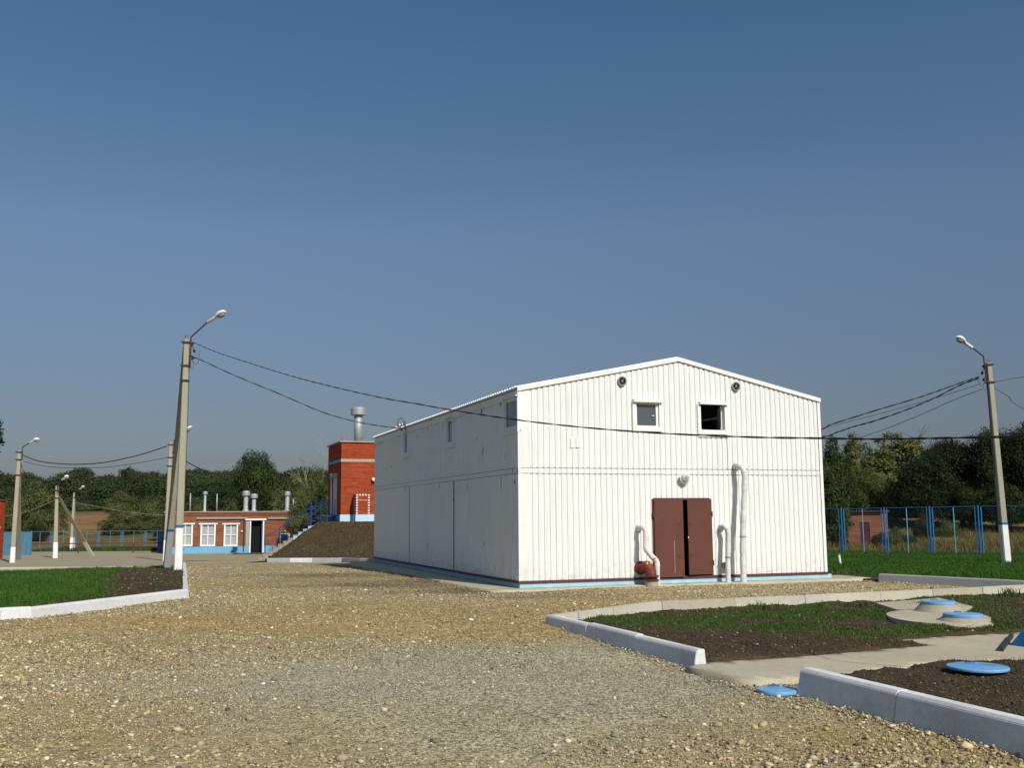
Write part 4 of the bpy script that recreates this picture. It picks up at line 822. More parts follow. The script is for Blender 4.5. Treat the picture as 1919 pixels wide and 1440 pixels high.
for x, yt in ((356, 925), (406, 926), (549.5, 935), (554, 940)):
    q = K.front(x, 958, 2.); t_ = K.front(x, yt, 2.); vent(office, (q.x, 2., kz1+.05), t_.z-kz1-.05, .055, 0, 0, 'vent_pipe', False)
# blue cabinet left of the office
cb0 = GT(303, 1036); cab = thing('blue_cabinet', 'bright blue metal cabinet standing left of the brick office', 'cabinet', cb0, .12)
hh = (AY(303, 999, cb0.y).z-cb0.z); m_ = MB(); m_.box(-.32, .42, -.3, .3, .06, hh); m_.build('body', 'deepblue', cab, bevel=.01); MB().add([(-.31, -.312, .1), (-.12, -.312, .1), (.16, -.312, hh-.03), (-.31, -.312, hh-.03), (-.31, -.304, .1), (-.12, -.304, .1), (.16, -.304, hh-.03), (-.31, -.304, hh-.03)], [(0, 1, 2, 3), (7, 6, 5, 4), (0, 1, 5, 4), (1, 2, 6, 5), (2, 3, 7, 6), (3, 0, 4, 7)]).build('lit_panel', 'blue', cab)  # slanted bright panel paints the sunlit part of the navy front
m_ = MB(); [m_.box(x-.03, x+.03, y-.03, y+.03, -.05, .06) for x in (-.27, .36) for y in (-.24, .24)]; m_.build('foot', 'deepblue', cab); MB().box(-.36, .46, -.34, .34, hh, hh+.03).build('lid', 'deepblue', cab)
# red brick pillar at the left edge
bp_ = AY(2, 1022, 60); bp_.z = float(T(bp_.x, 60)); pil = thing('brick_pillar', 'red brick gate pillar cut by the left edge of the photo', 'pillar', bp_, 0)
MB().box(-.55, -.02, -.3, .3, -.3, AY(5, 940, 60).z-bp_.z).build('shaft', 'brickr', pil); MB().box(-.6, .03, -.35, .35, AY(5, 940, 60).z-bp_.z, AY(5, 936, 60).z-bp_.z).build('cap', 'rust', pil); z_ = AY(5, 989, 60).z-bp_.z; MB().box(-.15, .04, -.36, -.3, z_-.07, z_+.07).build('latch_plate', 'trimw', pil)

# ============================================================ MOUND AND TOWER
tw = AY(638, 979, 58); TF = Frame((tw.x, tw.y, tw.z), ANG)
def mz(x, y):
    top = 1.47; base = T(x, y)
    d = np.minimum.reduce([(y-50.7)/5.0, (x-xl(y))/2.9, (76-y)/5.0, (5-x)/4.0+0*y]); s_ = np.clip(d, 0, 1); s_ = s_*.93+.07*s_*s_*(3-2*s_)
    n = (vnoise(x*.9, y*.9, 31)-.5)*.26+(vnoise(x*3.5, y*3.5, 33)-.5)*.12
    return base*(1-s_)+top*s_+n*np.clip(np.minimum(s_*4, (1-s_)*4), 0, 1)+.0
def xl(y): return -12.3-(y-50.7)*.235
V, Fc = sheet([(-12.35, 50.7), (5, 50.7), (5, 76), (-18.2, 76)], .2, lambda x, y: mz(x, y)+.02)
tag(link('earth_mound', npmesh('earth_mound', V, Fc, None, True), 'mound'), 'brown earth mound carrying the red brick tower', 'mound'); bpy.data.objects['earth_mound']['kind'] = 'structure'
kerb([(AY(500, 1050, 50.45).x, 50.45, -.43), (AY(585, 1050, 50.45).x, 50.45, -.43), (AY(640, 1050, 50.4).x, 50.4, -.43), (AY(690, 1050, 47.6).x, 47.6, -.36), (-5.5, 45.5, -.3)], 'grey kerb with one whitewashed stone at the foot of the earth mound', ['kerbg', 'kerbw', 'kerbg', 'kerbg'], 1.25, [(0, -.1), (.03, .17), (.05, .2), (.16, .2), (.17, -.1)])
tower = thing('brick_tower', 'square red brick tower with a concrete band on top of the earth mound', 'tower', TF.o, ANG)
th = TF.front(638, 829).z; tl = 4.4; tW = 4.6; tpz = TF.front(670, 965).z; tb = TF.front(638.5, 863.5).z
m_ = MB(); dn = TF.side(631, 964).y; du = TF.side(620.5, 964).y; dz0 = TF.side(626, 964).z; dz1 = TF.side(626, 896).z
m_.box(0, tW, 0, .3, tpz, tb-.07); m_.box(0, tW, tl-.3, tl, tpz, tb-.07); m_.box(tW-.3, tW, .3, tl-.3, tpz, tb-.07); m_.box(0, .3, .3, tl-.3, dz1, tb-.07); m_.box(0, .3, .3, dn, tpz, dz1); m_.box(0, .3, du, tl-.3, tpz, dz1)
m_.box(0, tW, 0, tl, tb+.09, th); m_.build('wall', 'brickr', tower)
MB().box(-.015, tW+.015, -.015, tl+.015, tb-.07, tb+.09).build('concrete_band', 'band', tower); MB().box(-.026, -.017, -.015, tl+.015, tb-.065, tb+.085).build('painted_band', 'plinth2', tower)
MB().box(-.10, tW+.1, -.10, tl+.1, th, th+.07).build('roof', 'band', tower)
MB().box(-.04, tW+.04, -.04, tl+.04, -.2, tpz).build('base_course', 'plinth3', tower)
MB().box(-.05, -.041, .0, tl, -.2, tpz-.005).build('base_course', 'plinth2', tower)
dm = MB(); dm.box(-.06, .02, dn-.0, dn+.06, dz0, dz1); dm.box(-.06, .02, du-.06, du, dz0, dz1); dd = dm.build('door', 'trimw', tower); MB().box(.08, .12, dn, du, dz0-.1, dz1).build('door_leaf', 'kerbw', dd); MB().box(-.09, .02, dn-.2, du+.2, dz1, dz1+.24).build('lintel', 'conc', dd)
p = TF.side(624, 889); MB().lathe((0, p.y, p.z), (-1, 0, -.2), [(.05, 0), (.08, .06), (.05, .16)], 10).build('wall_lamp', 'trimw', tower, True)
p = TF.front(699.5, 899); MB().lathe((p.x, 0, p.z), (0, -1, -.2), [(.07, 0), (.12, .05), (.12, .16), (.06, .24)], 12).build('wall_lamp', 'trimw', tower, True)
# low brick vestibule with painted header bricks
va = TF.front(667, 965, -.9); vb = TF.front(693, 926.5, -.9); m_ = MB(); m_.box(va.x, vb.x, -.9, -.045, tpz, vb.z); m_.build('vestibule', 'brickr', tower)
MB().box(va.x-.03, tW, -.94, -.043, -.2, tpz-.002).build('vestibule_base', 'plinth3', tower)
m_ = MB(); st = .13; z = tpz+.04
while z < vb.z-.05:
    m_.box(va.x-.0, va.x+.10, -.906, -.9, z, z+.075); m_.box(vb.x-.10, vb.x, -.906, -.9, z, z+.075)
    for yy in (-.78, -.5, -.22): m_.box(va.x-.006, va.x, yy, yy+.10, z, z+.075)
    z += st*1.12
x = va.x+.16
while x < vb.x-.14: m_.box(x, x+.10, -.906, -.9, vb.z-.08, vb.z-.005); x += st*1.35
m_.build('painted_bricks', 'trimw', tower); MB().box(va.x+.16, vb.x-.14, -.904, -.9, TF.front(680, 938, -.9).z-.02, TF.front(680, 938, -.9).z+.03).build('grey_course', 'band', tower)
q = TF.w(1.9, 1.9, th); ct = TF.front(671, 764, 1.9); cc = TF.front(671, 777, 1.9)
v_ = MB().lathe((TF.front(671, 830, 1.9).x, 1.9, th+.07), (0, 0, 1), [(.25, 0), (.25, ct.z-th-.4)], 20).build('chimney', 'zinc', tower, True)
MB().lathe((TF.front(671, 830, 1.9).x, 1.9, cc.z-.05), (0, 0, 1), [(.43, 0), (.45, .02), (.45, ct.z-cc.z-.05), (.40, ct.z-cc.z+.03), (.1, ct.z-cc.z+.07)], 28).build('drum_cap', 'zinc', v_)
# blue steps with rails at the tower door
sp_ = TF.side(622, 975); stp = thing('steel_steps', 'dark blue metal steps and rail at the shaded door of the tower', 'steps', TF.w(-.06, dn, 0), ANG)
m_ = MB(); m_.box(-.9, 0, 0, du-dn+.1, tpz-.08, tpz-.03)
for k in range(3): m_.box(-.9-.26*(k+1), -.9-.26*k, 0, du-dn+.1, tpz-.2-.16*k, tpz-.16-.16*k)
m_.build('tread', 'deepblue', stp); m_ = MB()
for y in (0, du-dn+.1):
    m_.tube([(-.05, y, 0), (-.05, y, tpz+.9), (-.85, y, tpz+.9), (-.85, y, 0)], .02, 6); m_.tube([(-.85, y, tpz+.45), (-1.5, y, .3)], .02, 6)
m_.build('railing', 'deepblue', stp)
# concrete stair up the flank of the mound
stair = thing('concrete_stair', 'concrete stair with light blue risers and a steel handrail climbing the mound', 'stairs', (0, 0, 0)); stair.location = (AY(480, 1047, 55.6).x, 55.6, float(T(-14, 55.6)))
O = stair.location; x0 = O.x; P = [AY(px, py, 55.6)-O for px, py in ((484, 1046), (587, 984))]; n = 11; run = (P[1].x-P[0].x)/n; rise = (P[1].z-.05)/n
for k in range(n):
    m_ = MB(); m_.box(P[0].x+run*k, P[0].x+run*(k+1)+(.0 if k < n-1 else .5), 0, 1.3, max(-.2, rise*(k+1)-.3), rise*(k+1)-.04); m_.build('riser', 'plinth' if k > 6 else 'cone', stair)
    m_ = MB(); m_.box(P[0].x+run*k-.03, P[0].x+run*(k+1)+(-.032 if k < n-1 else .5), -.01, 1.31, rise*(k+1)-.038, rise*(k+1)); m_.build('tread', 'cone', stair)
rl = [AY(px, py, 55.6+1.2)-O for px, py in ((496.5, 1008), (524, 991), (560, 967), (583, 950))]; ft = [AY(px, py, 55.6+1.2)-O for px, py in ((497, 1040), (524, 1022), (560, 1000), (583, 986))]
m_ = MB(); m_.tube(rl, .022, 6)
for i in (0, 1, 3): m_.tube([rl[i], ft[i]-Vector((0, 0, .1))], .028, 6)
m_.build('handrail', 'arm' if False else 'deepblue', stair)
m_ = MB(); rt = [p+Vector((1.1, -.0, 0)) for p in rl[-2:]]; m_.tube([rl[-1], rl[-1]+Vector((.9, 0, .1)), rl[-1]+Vector((.9, 0, -1.1))], .02, 6); m_.tube([rl[-1]+Vector((0, .0, .25)), rl[-1]+Vector((0, 0, -1.1))], .03, 6); m_.build('landing_rail', 'deepblue', stair)

# ============================================================ FENCES AND RAIL
def fence(A, d, ts, h, label, rail=.04, mid=True, mesh=.16, mat='blue', zoff=0.):
    root = thing('mesh_fence', label, 'fence', (A[0], A[1], float(T(A[0], A[1]))), 0); O = root.location
    P = lambda t, z: Vector((A[0]+d[0]*t, A[1]+d[1]*t, float(T(A[0]+d[0]*t, A[1]+d[1]*t))+z))-O
    for t in ts: m_ = MB(); m_.tube([P(t, -.2), P(t, h+.04)], .045, 8); m_.build('post', mat, root)
    for a, b in zip(ts, ts[1:]):
        a2, b2 = a+.13, b-.13; m_ = MB(); z0 = .08
        m_.bar(P(a2, z0), P(a2, h), .045); m_.bar(P(b2, z0), P(b2, h), .045); m_.bar(P(a2, h), P(b2, h), .04); m_.bar(P(a2, z0), P(b2, z0), .04)
        for tt, zz in ((a, .5), (a, h-.5), (b, .5), (b, h-.5)): m_.bar(P(tt, zz), P(tt+(.13 if tt == a else -.13), zz), .02)
        f = m_.build('panel_frame', mat, root)
        if mid: MB().bar(P((a+b)/2, z0), P((a+b)/2, h), .035).build('stiffener', 'cyanm', f)
        if mesh:
            m_ = MB(); Lp = b2-a2; k = -h
            while k < Lp:
                for s_ in (1, -1):
                    t_a, t_b = max(0, k), min(Lp, k+h-z0); 
                    if t_b-t_a > .05:
                        za, zb = z0+(t_a-k), z0+(t_b-k)
                        if s_ < 0: za, zb = h+z0-za, h+z0-zb
                        m_.tube([P(a2+t_a, za), P(a2+t_b, zb)], .0014, 3, False)
                k += mesh
            m_.build('wire_mesh', 'mesh', f)
    return root
fa = AY(1580, 1037, 50); fb = AY(1838, 1040, 45.5); fd = Vector((fb.x-fa.x, fb.y-fa.y, 0)); fl = fd.length; fd.normalize(); s3 = fl/3
fence((fa.x, fa.y), (fd.x, fd.y), [s3*k for k in range(-3, 8)], 2.2, 'blue steel mesh fence behind the lawn on the right')
fence((-20, 100), (-1, -.0), [2.3*k for k in range(0, 20)], 1.75, 'distant blue mesh fence behind the yard on the left', mesh=.3, mat='faded')
gt = AY(3, 1035, 84); gate = thing('sheet_gate', 'blue sheet metal gate near the left edge behind the brick pillar', 'gate', (gt.x, 84, float(T(gt.x, 84))-.1), .1)
gw = AY(24, 1030, 84).x-gt.x; g2 = AY(55, 1030, 84).x-gt.x; hh = AY(20, 998, 84).z-gate.location.z
for a, b in ((.0, gw-.05), (gw+.05, g2)):
    m_ = MB(); m_.box(a, b, 0, .03, .1, hh); o = m_.build('gate_leaf', 'faded', gate); m_ = MB(); [m_.box(a+.02+(b-a-.06)*k/4, a+.05+(b-a-.06)*k/4, -.02, .0, .1, hh) for k in range(5)]; m_.build('rib', 'faded', o)
m_ = MB(); [m_.box(x, x+.07, -.04, .06, -.2, hh+.1) for x in (-.08, gw-.035, g2)]; m_.build('gate_post', 'faded', gate)
r0 = GT(-30, 1037); rail = thing('pipe_rail', 'low rusty pipe rail along the back of the concrete yard', 'rail', (r0.x, 88, float(T(-30, 88))), 0); O = rail.location
xs = [AY(px, 1033, 88).x for px in (-60, 48, 147, 250, 330)]; m_ = MB(); m_.tube([(xs[0]-O.x, 0, .82), (xs[-1]-O.x, 0, .84)], .05, 6); m_.build('rail_pipe', 'rust', rail)
for x in xs: MB().tube([(x-O.x, 0, -.1), (x-O.x, 0, .82)], .07, 8).build('post', 'rust', rail)

# brick hut beyond the fence
h0 = AY(1591, 1023, 67); h1 = AY(1655, 1022, 66); HA = math.atan2(h1.y-h0.y, h1.x-h0.x); HF = Frame((h0.x, h0.y, h0.z), HA)
hut = thing('brick_hut', 'small pinkish brick hut with a maroon door behind the blue fence', 'hut', HF.o, HA); hw = (h1-h0).length; hz = HF.front(1620, 960).z
da = HF.front(1613, 1015); db = HF.front(1629, 979); brickwall(0, hw, -.3, hz, [(da.x, db.x, 0, db.z)], 0, .25).build('wall', 'brickp', hut); m_ = MB(); m_.box(0, .25, .25, 2.4, -.3, hz); m_.box(hw-.25, hw, .25, 2.4, -.3, hz); m_.box(0, hw, 2.4, 2.6, -.3, hz); m_.build('wall', 'brickp', hut)
MB().box(-.12, hw+.12, -.15, 2.7, hz, hz+.09).build('roof', 'rust', hut); d_ = MB().box(da.x, db.x, .03, .07, 0, db.z).build('door', 'maroon', hut); MB().box(db.x-.12, db.x-.08, .0, .03, 1.0, 1.1).build('handle', 'clamp', d_)
wx = AY(1576, 1056, 36); wp = thing('marker_post', 'short white marker post leaning on the lawn beside the shed', 'post', (wx.x, wx.y, float(T(wx.x, wx.y))), 0)
m_ = MB(); m_.tube([(0, 0, -.1), (-.06, 0, AY(1574, 1041, 36).z-wp.location.z)], .045, 8); m_.build('stake', 'white', wp); MB().tube([(-.062, 0, AY(1574, 1041, 36).z-wp.location.z), (-.066, 0, AY(1574, 1040, 36).z-wp.location.z+.02)], .05, 8).build('cap', 'cyanm', wp)

# ============================================================ MANHOLE LIDS
def cover(t, r, h, z0, mat='bluelid'):
    d = MB().lathe((0, 0, z0), (0, 0, 1), [(r*.99, 0), (r, .01), (r, h-.01), (r*.985, h)], 48).build('cover', mat, t)
    m_ = MB(); m_.tube([(-.05, r*.6, z0+h), (-.05, r*.6, z0+h+.015), (.05, r*.6, z0+h+.015), (.05, r*.6, z0+h)], .006, 5); m_.build('lifting_eye', 'deepblue', d)
def manhole(label, px, py, wpx, hz, conew=0, rim=.05):
    c = G(px, py, hz); r = G(px+wpx/2, py, hz).x-c.x; hz = hz if py > 1070 else float(gz(np.array([c.x]), np.array([c.y]))[0])+.03; t = thing('manhole', label, 'manhole', (c.x, c.y, 0), 0, 'manholes with round covers')
    if conew: MB().lathe((0, 0, 0), (0, 0, 1), [(r*conew, -.03), (r*conew, .06), (r*1.03, hz-.05), (r*.9, hz-.05)], 40).build('collar', 'cone', t)
    cover(t, r, rim, hz-rim, 'kerbg' if 'pale grey' in label else 'bluelid')
manhole('blue manhole cover lying almost level with the gravel left of the nearest kerb', 1456, 1292, 76, .035, 0, .035)
manhole('small pale grey cover lying flat in the gravel before the brick office', 423, 1058, 26, -.03, 0, .02)
manhole('largest blue manhole cover, on bare soil beside the concrete path', 1832, 1249, 112, .125, 0, .03)
manhole('farther raised manhole with a blue cover on a steep concrete collar', 1758, 1127, 64, .30, 1.68)
manhole('nearer raised manhole with a blue cover on the oval concrete pad', 1804, 1150.5, 72, .24, 1.62)
pd = px_poly([(1640, 1131), (1700, 1127), (1760, 1122), (1822, 1138), (1800, 1147), (1730, 1148), (1680, 1144)], .1); MB().prism(pd[::-1], .0, .11).build('concrete_pad', 'conc', None, kind='structure')
pd = [tuple(G(1759+98*math.cos(a), 1157+(14 if math.sin(a) > 0 else 11)*math.sin(a)+(4*math.cos(a)), .12))[:2] for a in np.linspace(0, 2*math.pi, 40, endpoint=False)]; MB().prism(pd[::-1], .0, .135).build('concrete_pad', 'conc', None, kind='structure')
# blue sloping-sided base at the right edge, steel bar on the path
c = G(1934, 1212, .04); bs = thing('blue_pedestal', 'blue sloping-sided metal pedestal cut by the right edge of the photo', 'pedestal', (c.x, c.y, .04), ANG)
w_ = G(1934, 1212, .04).x-G(1901, 1212, .04).x; m_ = MB(); m_.add([(-w_, -w_*.7, 0), (w_, -w_*.7, 0), (w_, w_*.7, 0), (-w_, w_*.7, 0), (-w_*.2, -w_*.2, w_*1.1), (w_*.2, -w_*.2, w_*1.1), (w_*.2, w_*.2, w_*1.1), (-w_*.2, w_*.2, w_*1.1)], [(0, 3, 2, 1), (4, 5, 6, 7), (0, 1, 5, 4), (1, 2, 6, 5), (2, 3, 7, 6), (3, 0, 4, 7)]); m_.build('skirt', 'blue', bs)
MB().lathe((0, 0, w_*1.1), (0, 0, 1), [(w_*.24, 0), (w_*.24, .02), (w_*.1, .03)], 16).build('cap_plate', 'deepblue', bs)
a = G(1876, 1218, .07); b = G(1896, 1192, .07); ib = thing('iron_bar', 'dark iron bar lying across the concrete path near the blue pedestal', 'bar', a, 0); m_ = MB(); m_.bar((0, 0, 0), b-a, .05, .05); m_.build('bar', 'clamp', ib)

# ============================================================ TREES
def crown_mesh(name, lobes, n, leaf, c1, c2, seed, clumps=16, dens=.55, droop=0.):
    r = np.random.RandomState(seed); cs = []; L = np.array(lobes, float); wgt = (L[:, 3]*L[:, 5])**1.; wgt /= wgt.sum()
    CC = []
    for li, l in enumerate(L):
        k = max(4, int(clumps*len(L)*wgt[li])); d = r.normal(size=(k, 3)); d[:, 2] = d[:, 2]*.9+.15; d /= np.linalg.norm(d, axis=1)[:, None]
        rad = r.uniform(.72, 1.02, (k, 1)); CC.append(np.concatenate([l[:3]+d*rad*l[3:6], np.full((k, 1), min(l[3], l[5])*.27)*r.uniform(.6, 1.4, (k, 1)), r.uniform(.0, 1., (k, 1))], 1))
    CC = np.concatenate(CC); n1 = int(n*dens); n2 = n-n1
    ci = r.choice(len(CC), n1, p=CC[:, 3]**2/(CC[:, 3]**2).sum()); P = CC[ci, :3]+r.normal(size=(n1, 3)).clip(-1.9, 1.9)*CC[ci, 3:4]*np.array([.62, .62, .45]); tone = CC[ci, 4]
    li = r.choice(len(L), n2, p=wgt); d = r.normal(size=(n2, 3)); d /= np.linalg.norm(d, axis=1)[:, None]; P2 = L[li, :3]+d*(r.uniform(.3, .97, (n2, 1))**.7)*L[li, 3:6]
    P = np.concatenate([P, P2]); tone = np.concatenate([tone, r.uniform(0, .8, n2)]); P[:, 2] -= droop*np.abs(r.normal(size=n))*.5
    P[:, 2] = np.maximum(P[:, 2], .1+r.uniform(0, .3, n)); sz = leaf*r.uniform(.55, 1.35, n)[:, None]
    ctr = L[:, :3].mean(0); out = P-ctr; out /= (np.linalg.norm(out, axis=1)[:, None]+1e-6); nn = out*.7+r.normal(size=(n, 3))*.65+np.array([0, 0, .25]); nn /= np.linalg.norm(nn, axis=1)[:, None]
    a = np.cross(nn, r.normal(size=(n, 3))); a /= (np.linalg.norm(a, axis=1)[:, None]+1e-6); b = np.cross(nn, a)
    V = np.stack([P-a*sz, P+b*sz*.42+nn*sz*.08, P+a*sz, P-b*sz*.42+nn*sz*.08], 1).reshape(-1, 3); Fq = np.arange(4*n).reshape(n, 4)
    t = np.clip(tone*.75+r.uniform(-.25, .25, n)+.1, 0, 1)[:, None]; col = np.array(c1)*(1-t)+np.array(c2)*t; col = np.repeat(col, 4, 0)
    return npmesh(name, V, Fq, col)
def trunk_mesh(name, h, r0, limbs, seed, spread=.3, top=.9):
    rr = random.Random(seed); m_ = MB(); pts = [Vector((rr.uniform(-.03, .03)*h*i/5, rr.uniform(-.03, .03)*h*i/5, h*top*i/5-.3*(i == 0))) for i in range(6)]; m_.tube(pts, [r0*(1-.8*i/5) for i in range(6)], 8)
    for k in range(limbs):
        i = rr.choice([1, 2, 2, 3, 3, 4]); b = pts[i]; a = rr.uniform(0, 6.28); L_ = h*rr.uniform(.2, .42); e = b+Vector((math.cos(a)*L_*spread*2, math.sin(a)*L_*spread*2, L_)); mid = (b+e)/2+Vector((math.cos(a), math.sin(a), 0))*L_*.12
        m_.tube([b, mid, e], [r0*.42*(1-.12*i), r0*.25, r0*.06], 6)
        for j in range(3): a2 = rr.uniform(0, 6.28); m_.tube([mid, mid+Vector((math.cos(a2), math.sin(a2), rr.uniform(.6, 1.6))).normalized()*L_*.5], [r0*.18, r0*.03], 5)
    me = bpy.data.meshes.new(name); me.from_pydata(m_.v, [], m_.f); me.materials.append(MT['bark']); return me
PROTO = {}
def proto(key, lobes, n, leaf, c1, c2, seed, h, r0, limbs, **k):
    cm = crown_mesh(key+'_crown', lobes, n, leaf, c1, c2, seed, **k); cm.materials.append(MT['leaf']); PROTO[key] = (cm, trunk_mesh(key+'_trunk', h, r0, limbs, seed), h)
DG1, DG2 = (.018, .032, .010), (.060, .088, .024)       # dark broadleaf
YG1, YG2 = (.115, .130, .040), (.22, .235, .08)
# prototypes are about 10 m tall and scaled
proto('round', [(0, 0, 5.4, 3.5, 3.5, 3.4), (1.8, .4, 4.2, 2.4, 2.4, 2.4), (-1.9, -.3, 4.4, 2.4, 2.3, 2.6), (.2, 0, 7.4, 2.4, 2.3, 2.0), (-1.6, .4, 7.0, 1.9, 1.8, 1.8), (1.8, -.3, 6.9, 1.8, 1.8, 1.7), (-.9, .5, 8.7, 1.1, 1.1, 1.1), (1.1, -.4, 8.4, 1., 1., 1.1), (.0, 0, 2.6, 2.6, 2.6, 1.8)], 32000, .14, DG1, DG2, 3, 8.5, .28, 9)
proto('tall', [(0, 0, 4.2, 1.9, 1.9, 2.9), (.6, .2, 6.6, 1.5, 1.5, 2.2), (-.6, 0, 6.0, 1.4, 1.4, 2.0), (.1, 0, 8.7, .9, .9, 1.5), (0, 0, 2.0, 1.8, 1.8, 1.6)], 24000, .13, (.025, .042, .012), (.075, .105, .028), 5, 9, .22, 9)
proto('willow', [(0, 0, 4.6, 2.7, 2.7, 3.0), (1.5, 0, 3.8, 1.9, 1.9, 2.3), (-1.6, 0, 3.9, 1.9, 1.9, 2.5), (.3, 0, 7.3, 1.5, 1.5, 2.0), (-1., .2, 6.7, 1.1, 1.1, 1.6)], 26000, .12, (.075, .092, .028), (.175, .19, .065), 7, 8.5, .2, 10, droop=.5)
proto('poplar', [(0, 0, 3.6, 1.9, 1.9, 2.8), (.5, 0, 6.3, 1.5, 1.5, 2.4), (-.5, .1, 7.8, 1.1, 1.1, 1.8), (1.2, 0, 4.4, 1.3, 1.3, 2.0)], 20000, .13, YG1, YG2, 9, 9, .2, 10, dens=.75)
proto('bush', [(0, 0, 1.5, 2.2, 2.1, 1.5), (1.5, .2, 1.2, 1.5, 1.5, 1.2), (-1.6, 0, 1.1, 1.6, 1.5, 1.1), (.3, 0, 2.6, 1.2, 1.2, 1.1)], 15000, .09, (.050, .064, .02), (.14, .155, .055), 11, 2.4, .08, 5)
proto('darkbush', [(0, 0, 1.4, 1.9, 1.9, 1.5), (1.0, .2, 1.0, 1.2, 1.2, 1.1), (-1.1, 0, 1.5, 1.2, 1.2, 1.2)], 13000, .075, (.018, .026, .010), (.05, .062, .022), 13, 2.2, .08, 5)
proto('shade', [(0, 0, 5.6, 4.0, 3.4, 3.6), (2.8, .4, 4.6, 2.8, 2.4, 3.0), (-2.9, -.3, 4.4, 2.6, 2.4, 3.0), (.4, 0, 8., 2.4, 2.2, 1.8), (-2.0, .3, 7.0, 1.7, 1.7, 1.7), (2.4, 0, 7.4, 1.6, 1.6, 1.6), (0, -1, 2.6, 3.6, 2.6, 2.0)], 44000, .14, (.010, .017, .007), (.036, .052, .016), 17, 8.5, .3, 9, clumps=26)
proto('high', [(0, 0, 5.1, 2, 2, 1.1), (-.8, 0, 6.2, 1.4, 1.4, 1.0), (-1.3, 0, 4.7, 1.4, 1.4, .9)], 14000, .12, (.018, .035, .012), (.05, .085, .03), 21, 6, .14, 4)
def tree(kind, px, Y, ytop, label, group, rz=0., pxw=80, base=None, nm='tree', cat='tree'):
    g = AY(px, 1000, Y); z0 = float(T(g.x, Y)) if base is None else base; t = AY(px, ytop, Y); cm, tm, h = PROTO[kind]
    zmax = {'high': 7.2, 'round': 9.4, 'tall': 10., 'willow': 9.1, 'poplar': 9.6, 'bush': 3.4, 'darkbush': 2.8, 'shade': 9.6}[kind]; s_ = (t.z-z0)/zmax; wid = pxw/F*Y/({'high': 4., 'round': 8.2, 'tall': 4., 'willow': 6.6, 'poplar': 4.3, 'bush': 6., 'darkbush': 4.3, 'shade': 10.4}[kind]*s_)
    root = thing(nm, label, cat, (t.x, Y, z0-.1), rz, group); root.scale = (s_*wid, s_*wid, s_)
    for nme, me in (('crown', cm), ('trunk', tm)): o = bpy.data.objects.new(nme, me); COL.objects.link(o); o.parent = root
    return root
GB = 'trees behind the brick office'; GR = 'trees beyond the right fence'; GH = 'bushes on the meadow'
for k, px, Y, yt, w_, rz, lb in (('round', 479, 108, 845, 92, .3, 'tall full dark green tree rising above the brick office roof'), ('tall', 520, 118, 893, 60, 1.2, 'slim green tree just right of the tallest tree'),
    ('willow', 553, 94, 880, 78, .5, 'pale olive willow-like tree left of the red tower'), ('willow', 592, 86, 868, 62, 2.2, 'olive tree touching the left side of the red tower'), ('round', 437, 122, 905, 110, 2.9, 'dark tree behind the left half of the brick office'),
    ('round', 395, 126, 903, 110, 4.2, 'dark tree above the left office windows'), ('tall', 604, 80, 905, 48, 2.5, 'bright green sapling at the shaded side of the red tower'), ('willow', 528, 98, 913, 66, 3.1, 'low olive tree behind the right end of the office roof'), ('willow', 567, 84, 915, 60, 5., 'low green tree behind the stair landing')):
    tree(k, px, Y, yt, lb, GB, rz, w_)
# bare pale tree
g = AY(588, 1000, 90); z0 = float(T(g.x, 90)); bt = thing('bare_tree', 'leafless pale twiggy tree left of the red tower', 'tree', (g.x, 90, z0), 0); m_ = MB(); rr = random.Random(5); H = AY(588, 842, 90).z-z0
def twig(p, d, L_, r, dep):
    e = p+d*L_; mid = (p+e)/2+Vector((rr.uniform(-1, 1), rr.uniform(-1, 1), 0))*L_*.06; m_.tube([p, mid, e], [r, r*.8, r*.55], 5, False)
    if dep:
        for k in range(rr.choice([2, 3, 3])): a = rr.uniform(0, 6.28); dd = (d+Vector((math.cos(a), math.sin(a), rr.uniform(.0, .5)))*rr.uniform(.3, .6)).normalized(); twig(p+d*L_*rr.uniform(.55, 1), dd, L_*rr.uniform(.5, .72), r*.55, dep-1)
twig(Vector((0, 0, -.2)), Vector((.04, 0, 1)).normalized(), H*.5, .09, 6); m_.build('branches', 'palebark', bt)
# meadow bushes left
for px, Y, yt, k, lb, w_ in ((75, 128, 905, 'bush', 'large grey-green bush behind the left-edge lamp pole', 105), (15, 135, 935, 'bush', 'low bush at the left edge beyond the blue gate', 70), (228, 150, 918, 'willow', 'scrubby tree standing alone above the brown slope', 58), (290, 140, 930, 'bush', 'wide olive bush right of the brown slope', 105), (225, 128, 955, 'bush', 'low olive thicket at the foot of the brown slope', 80), (325, 118, 945, 'bush', 'bush left of the half hidden pole', 80), (372, 110, 935, 'bush', 'olive bush behind the office roof pipes', 75), (430, 104, 938, 'bush', 'green bush behind the middle of the office roof', 80), (160, 175, 940, 'bush', 'small bush at the top of the brown slope', 40), (70, 118, 985, 'darkbush', 'small dark bush left of the propped pole', 45), (262, 132, 975, 'bush', 'low wide bush behind the pipe rail', 90)):
    tree(k, px, Y, yt, lb, GH, Y*.37, w_, nm='bush' if 'bush' in k else 'tree', cat='bush' if 'bush' in k else 'tree')
